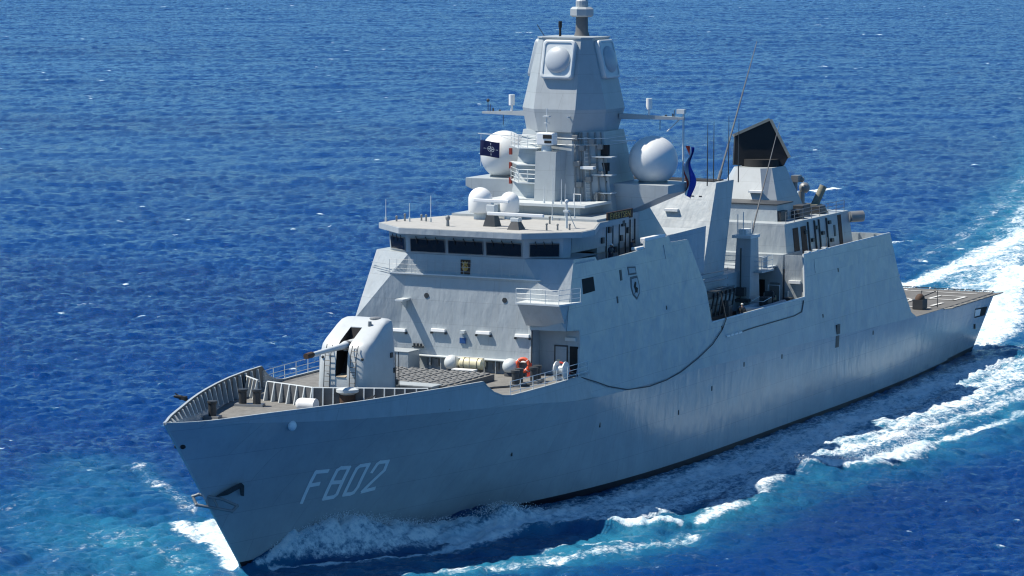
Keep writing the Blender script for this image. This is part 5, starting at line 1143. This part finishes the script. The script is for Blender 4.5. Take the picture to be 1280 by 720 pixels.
b2 = N('ShaderNodeBump'); b2.inputs['Distance'].default_value = .45; L(gust, b2.inputs['Strength']); L(noise(.95, 6, .70, stretch=(WD, (1.0, .55, 1))), b2.inputs['Height']); L(b2.outputs[0], b1.inputs['Normal']); L(b1.outputs[0], wb.inputs['Normal'])
fd = N('ShaderNodeBsdfPrincipled'); fmix = N('ShaderNodeMixRGB'); fmix.inputs[1].default_value = (.42, .58, .67, 1); fmix.inputs[2].default_value = (.80, .83, .84, 1); L(rng_(pat, .40, .62), fmix.inputs[0]); L(fmix.outputs[0], fd.inputs['Base Color']); fd.inputs['Roughness'].default_value = .9; fd.inputs['Specular IOR Level'].default_value = .1
b3 = N('ShaderNodeBump'); b3.inputs['Distance'].default_value = .19; b3.inputs['Strength'].default_value = .8; L(pat, b3.inputs['Height']); L(b3.outputs[0], fd.inputs['Normal'])
ms = N('ShaderNodeMixShader'); L(foam, ms.inputs[0]); L(wb.outputs[0], ms.inputs[1]); L(fd.outputs[0], ms.inputs[2]); L(ms.outputs[0], outn.inputs['Surface'])
me.materials.append(mt)
# ---------------------------------------------------------------- spray thrown off the bow
sp_m = mat('spray_white', (.82, .85, .87), .6)
def crest_h(s): return float(np.interp(s, [0, 2, 4, 7, 9, 12, 16, 20, 23.5, 26, 30], [.35, 1.05, 1.8, 2.55, 2.4, 1.65, .95, .7, 1.25, .65, .2]))
def spray(name, label, gen, n, rmin, rmax):
    vs = np.zeros((n*6, 3), np.float32); base = np.array([(1, 0, 0), (-1, 0, 0), (0, 1, 0), (0, -1, 0), (0, 0, 1), (0, 0, -1)], float)
    tri = np.array([(0, 2, 4), (2, 1, 4), (1, 3, 4), (3, 0, 4), (2, 0, 5), (1, 2, 5), (3, 1, 5), (0, 3, 5)]); fs = []
    for k in range(n):
        p = gen(); r_ = rmin + (rmax-rmin)*rng.random()**3; vs[k*6:k*6+6] = np.array(p) + base*(r_*rng.uniform(.7, 1.4, 3))
    fs = (tri[None] + np.arange(n)[:, None, None]*6).reshape(-1, 3)
    me = bpy.data.meshes.new(name); me.from_pydata(vs.tolist(), [], fs.tolist()); me.materials.append(sp_m); me.shade_smooth()
    o = bpy.data.objects.new(name, me); C.objects.link(o); return tag(o, label, 'spray', kind='stuff')
def port_gen():
    s = rng.choice([rng.uniform(2, 20), rng.normal(8, 2.6), rng.normal(23.5, 1.6), rng.normal(14, 3)], p=[.3, .3, .25, .15]); s = min(max(s, .5), 32)
    x = 134.6 - s; yy = float(np.interp(s, WL_S, WL_Y)) + float(np.interp(s, [0, 5, 9, 18, 26, 40], [.15, .6, 1.1, 1.9, 2.8, 4.5])) + rng.normal(0, .45)
    return (x, yy, crest_h(s)*(1 + .05*rng.normal()) + abs(rng.normal(0, .22)) - .12)
def stbd_gen():
    s = rng.uniform(0, 22); x = 134.6 - s; yy = float(np.interp(s, WL_S, WL_Y)) + .6 + s*.45*rng.random() + rng.normal(0, .4)
    return (x, -yy, crest_h(s)*rng.random() + abs(rng.normal(0, .3)))
spray('bow_spray', 'fine white spray thrown up by the port bow wave', port_gen, 9000, .010, .045)
spray('bow_spray', 'bright sunlit spray on the starboard side of the stem', stbd_gen, 4200, .012, .05)
def crest_gen():
    P = [(80.5, 17.2), (79.2, 19.5), (77.2, 22), (73.5, 23.6), (67.5, 23.8)]; k = rng.integers(0, 4); t_ = rng.random(); a, b = P[k], P[k+1]
    return (a[0]+(b[0]-a[0])*t_ + rng.normal(0, .4), a[1]+(b[1]-a[1])*t_ + rng.normal(0, .4), .85 + abs(rng.normal(0, .25)))
spray('crest_spray', 'white spray on the breaking crest abreast of the boat bay', crest_gen, 2600, .012, .045)
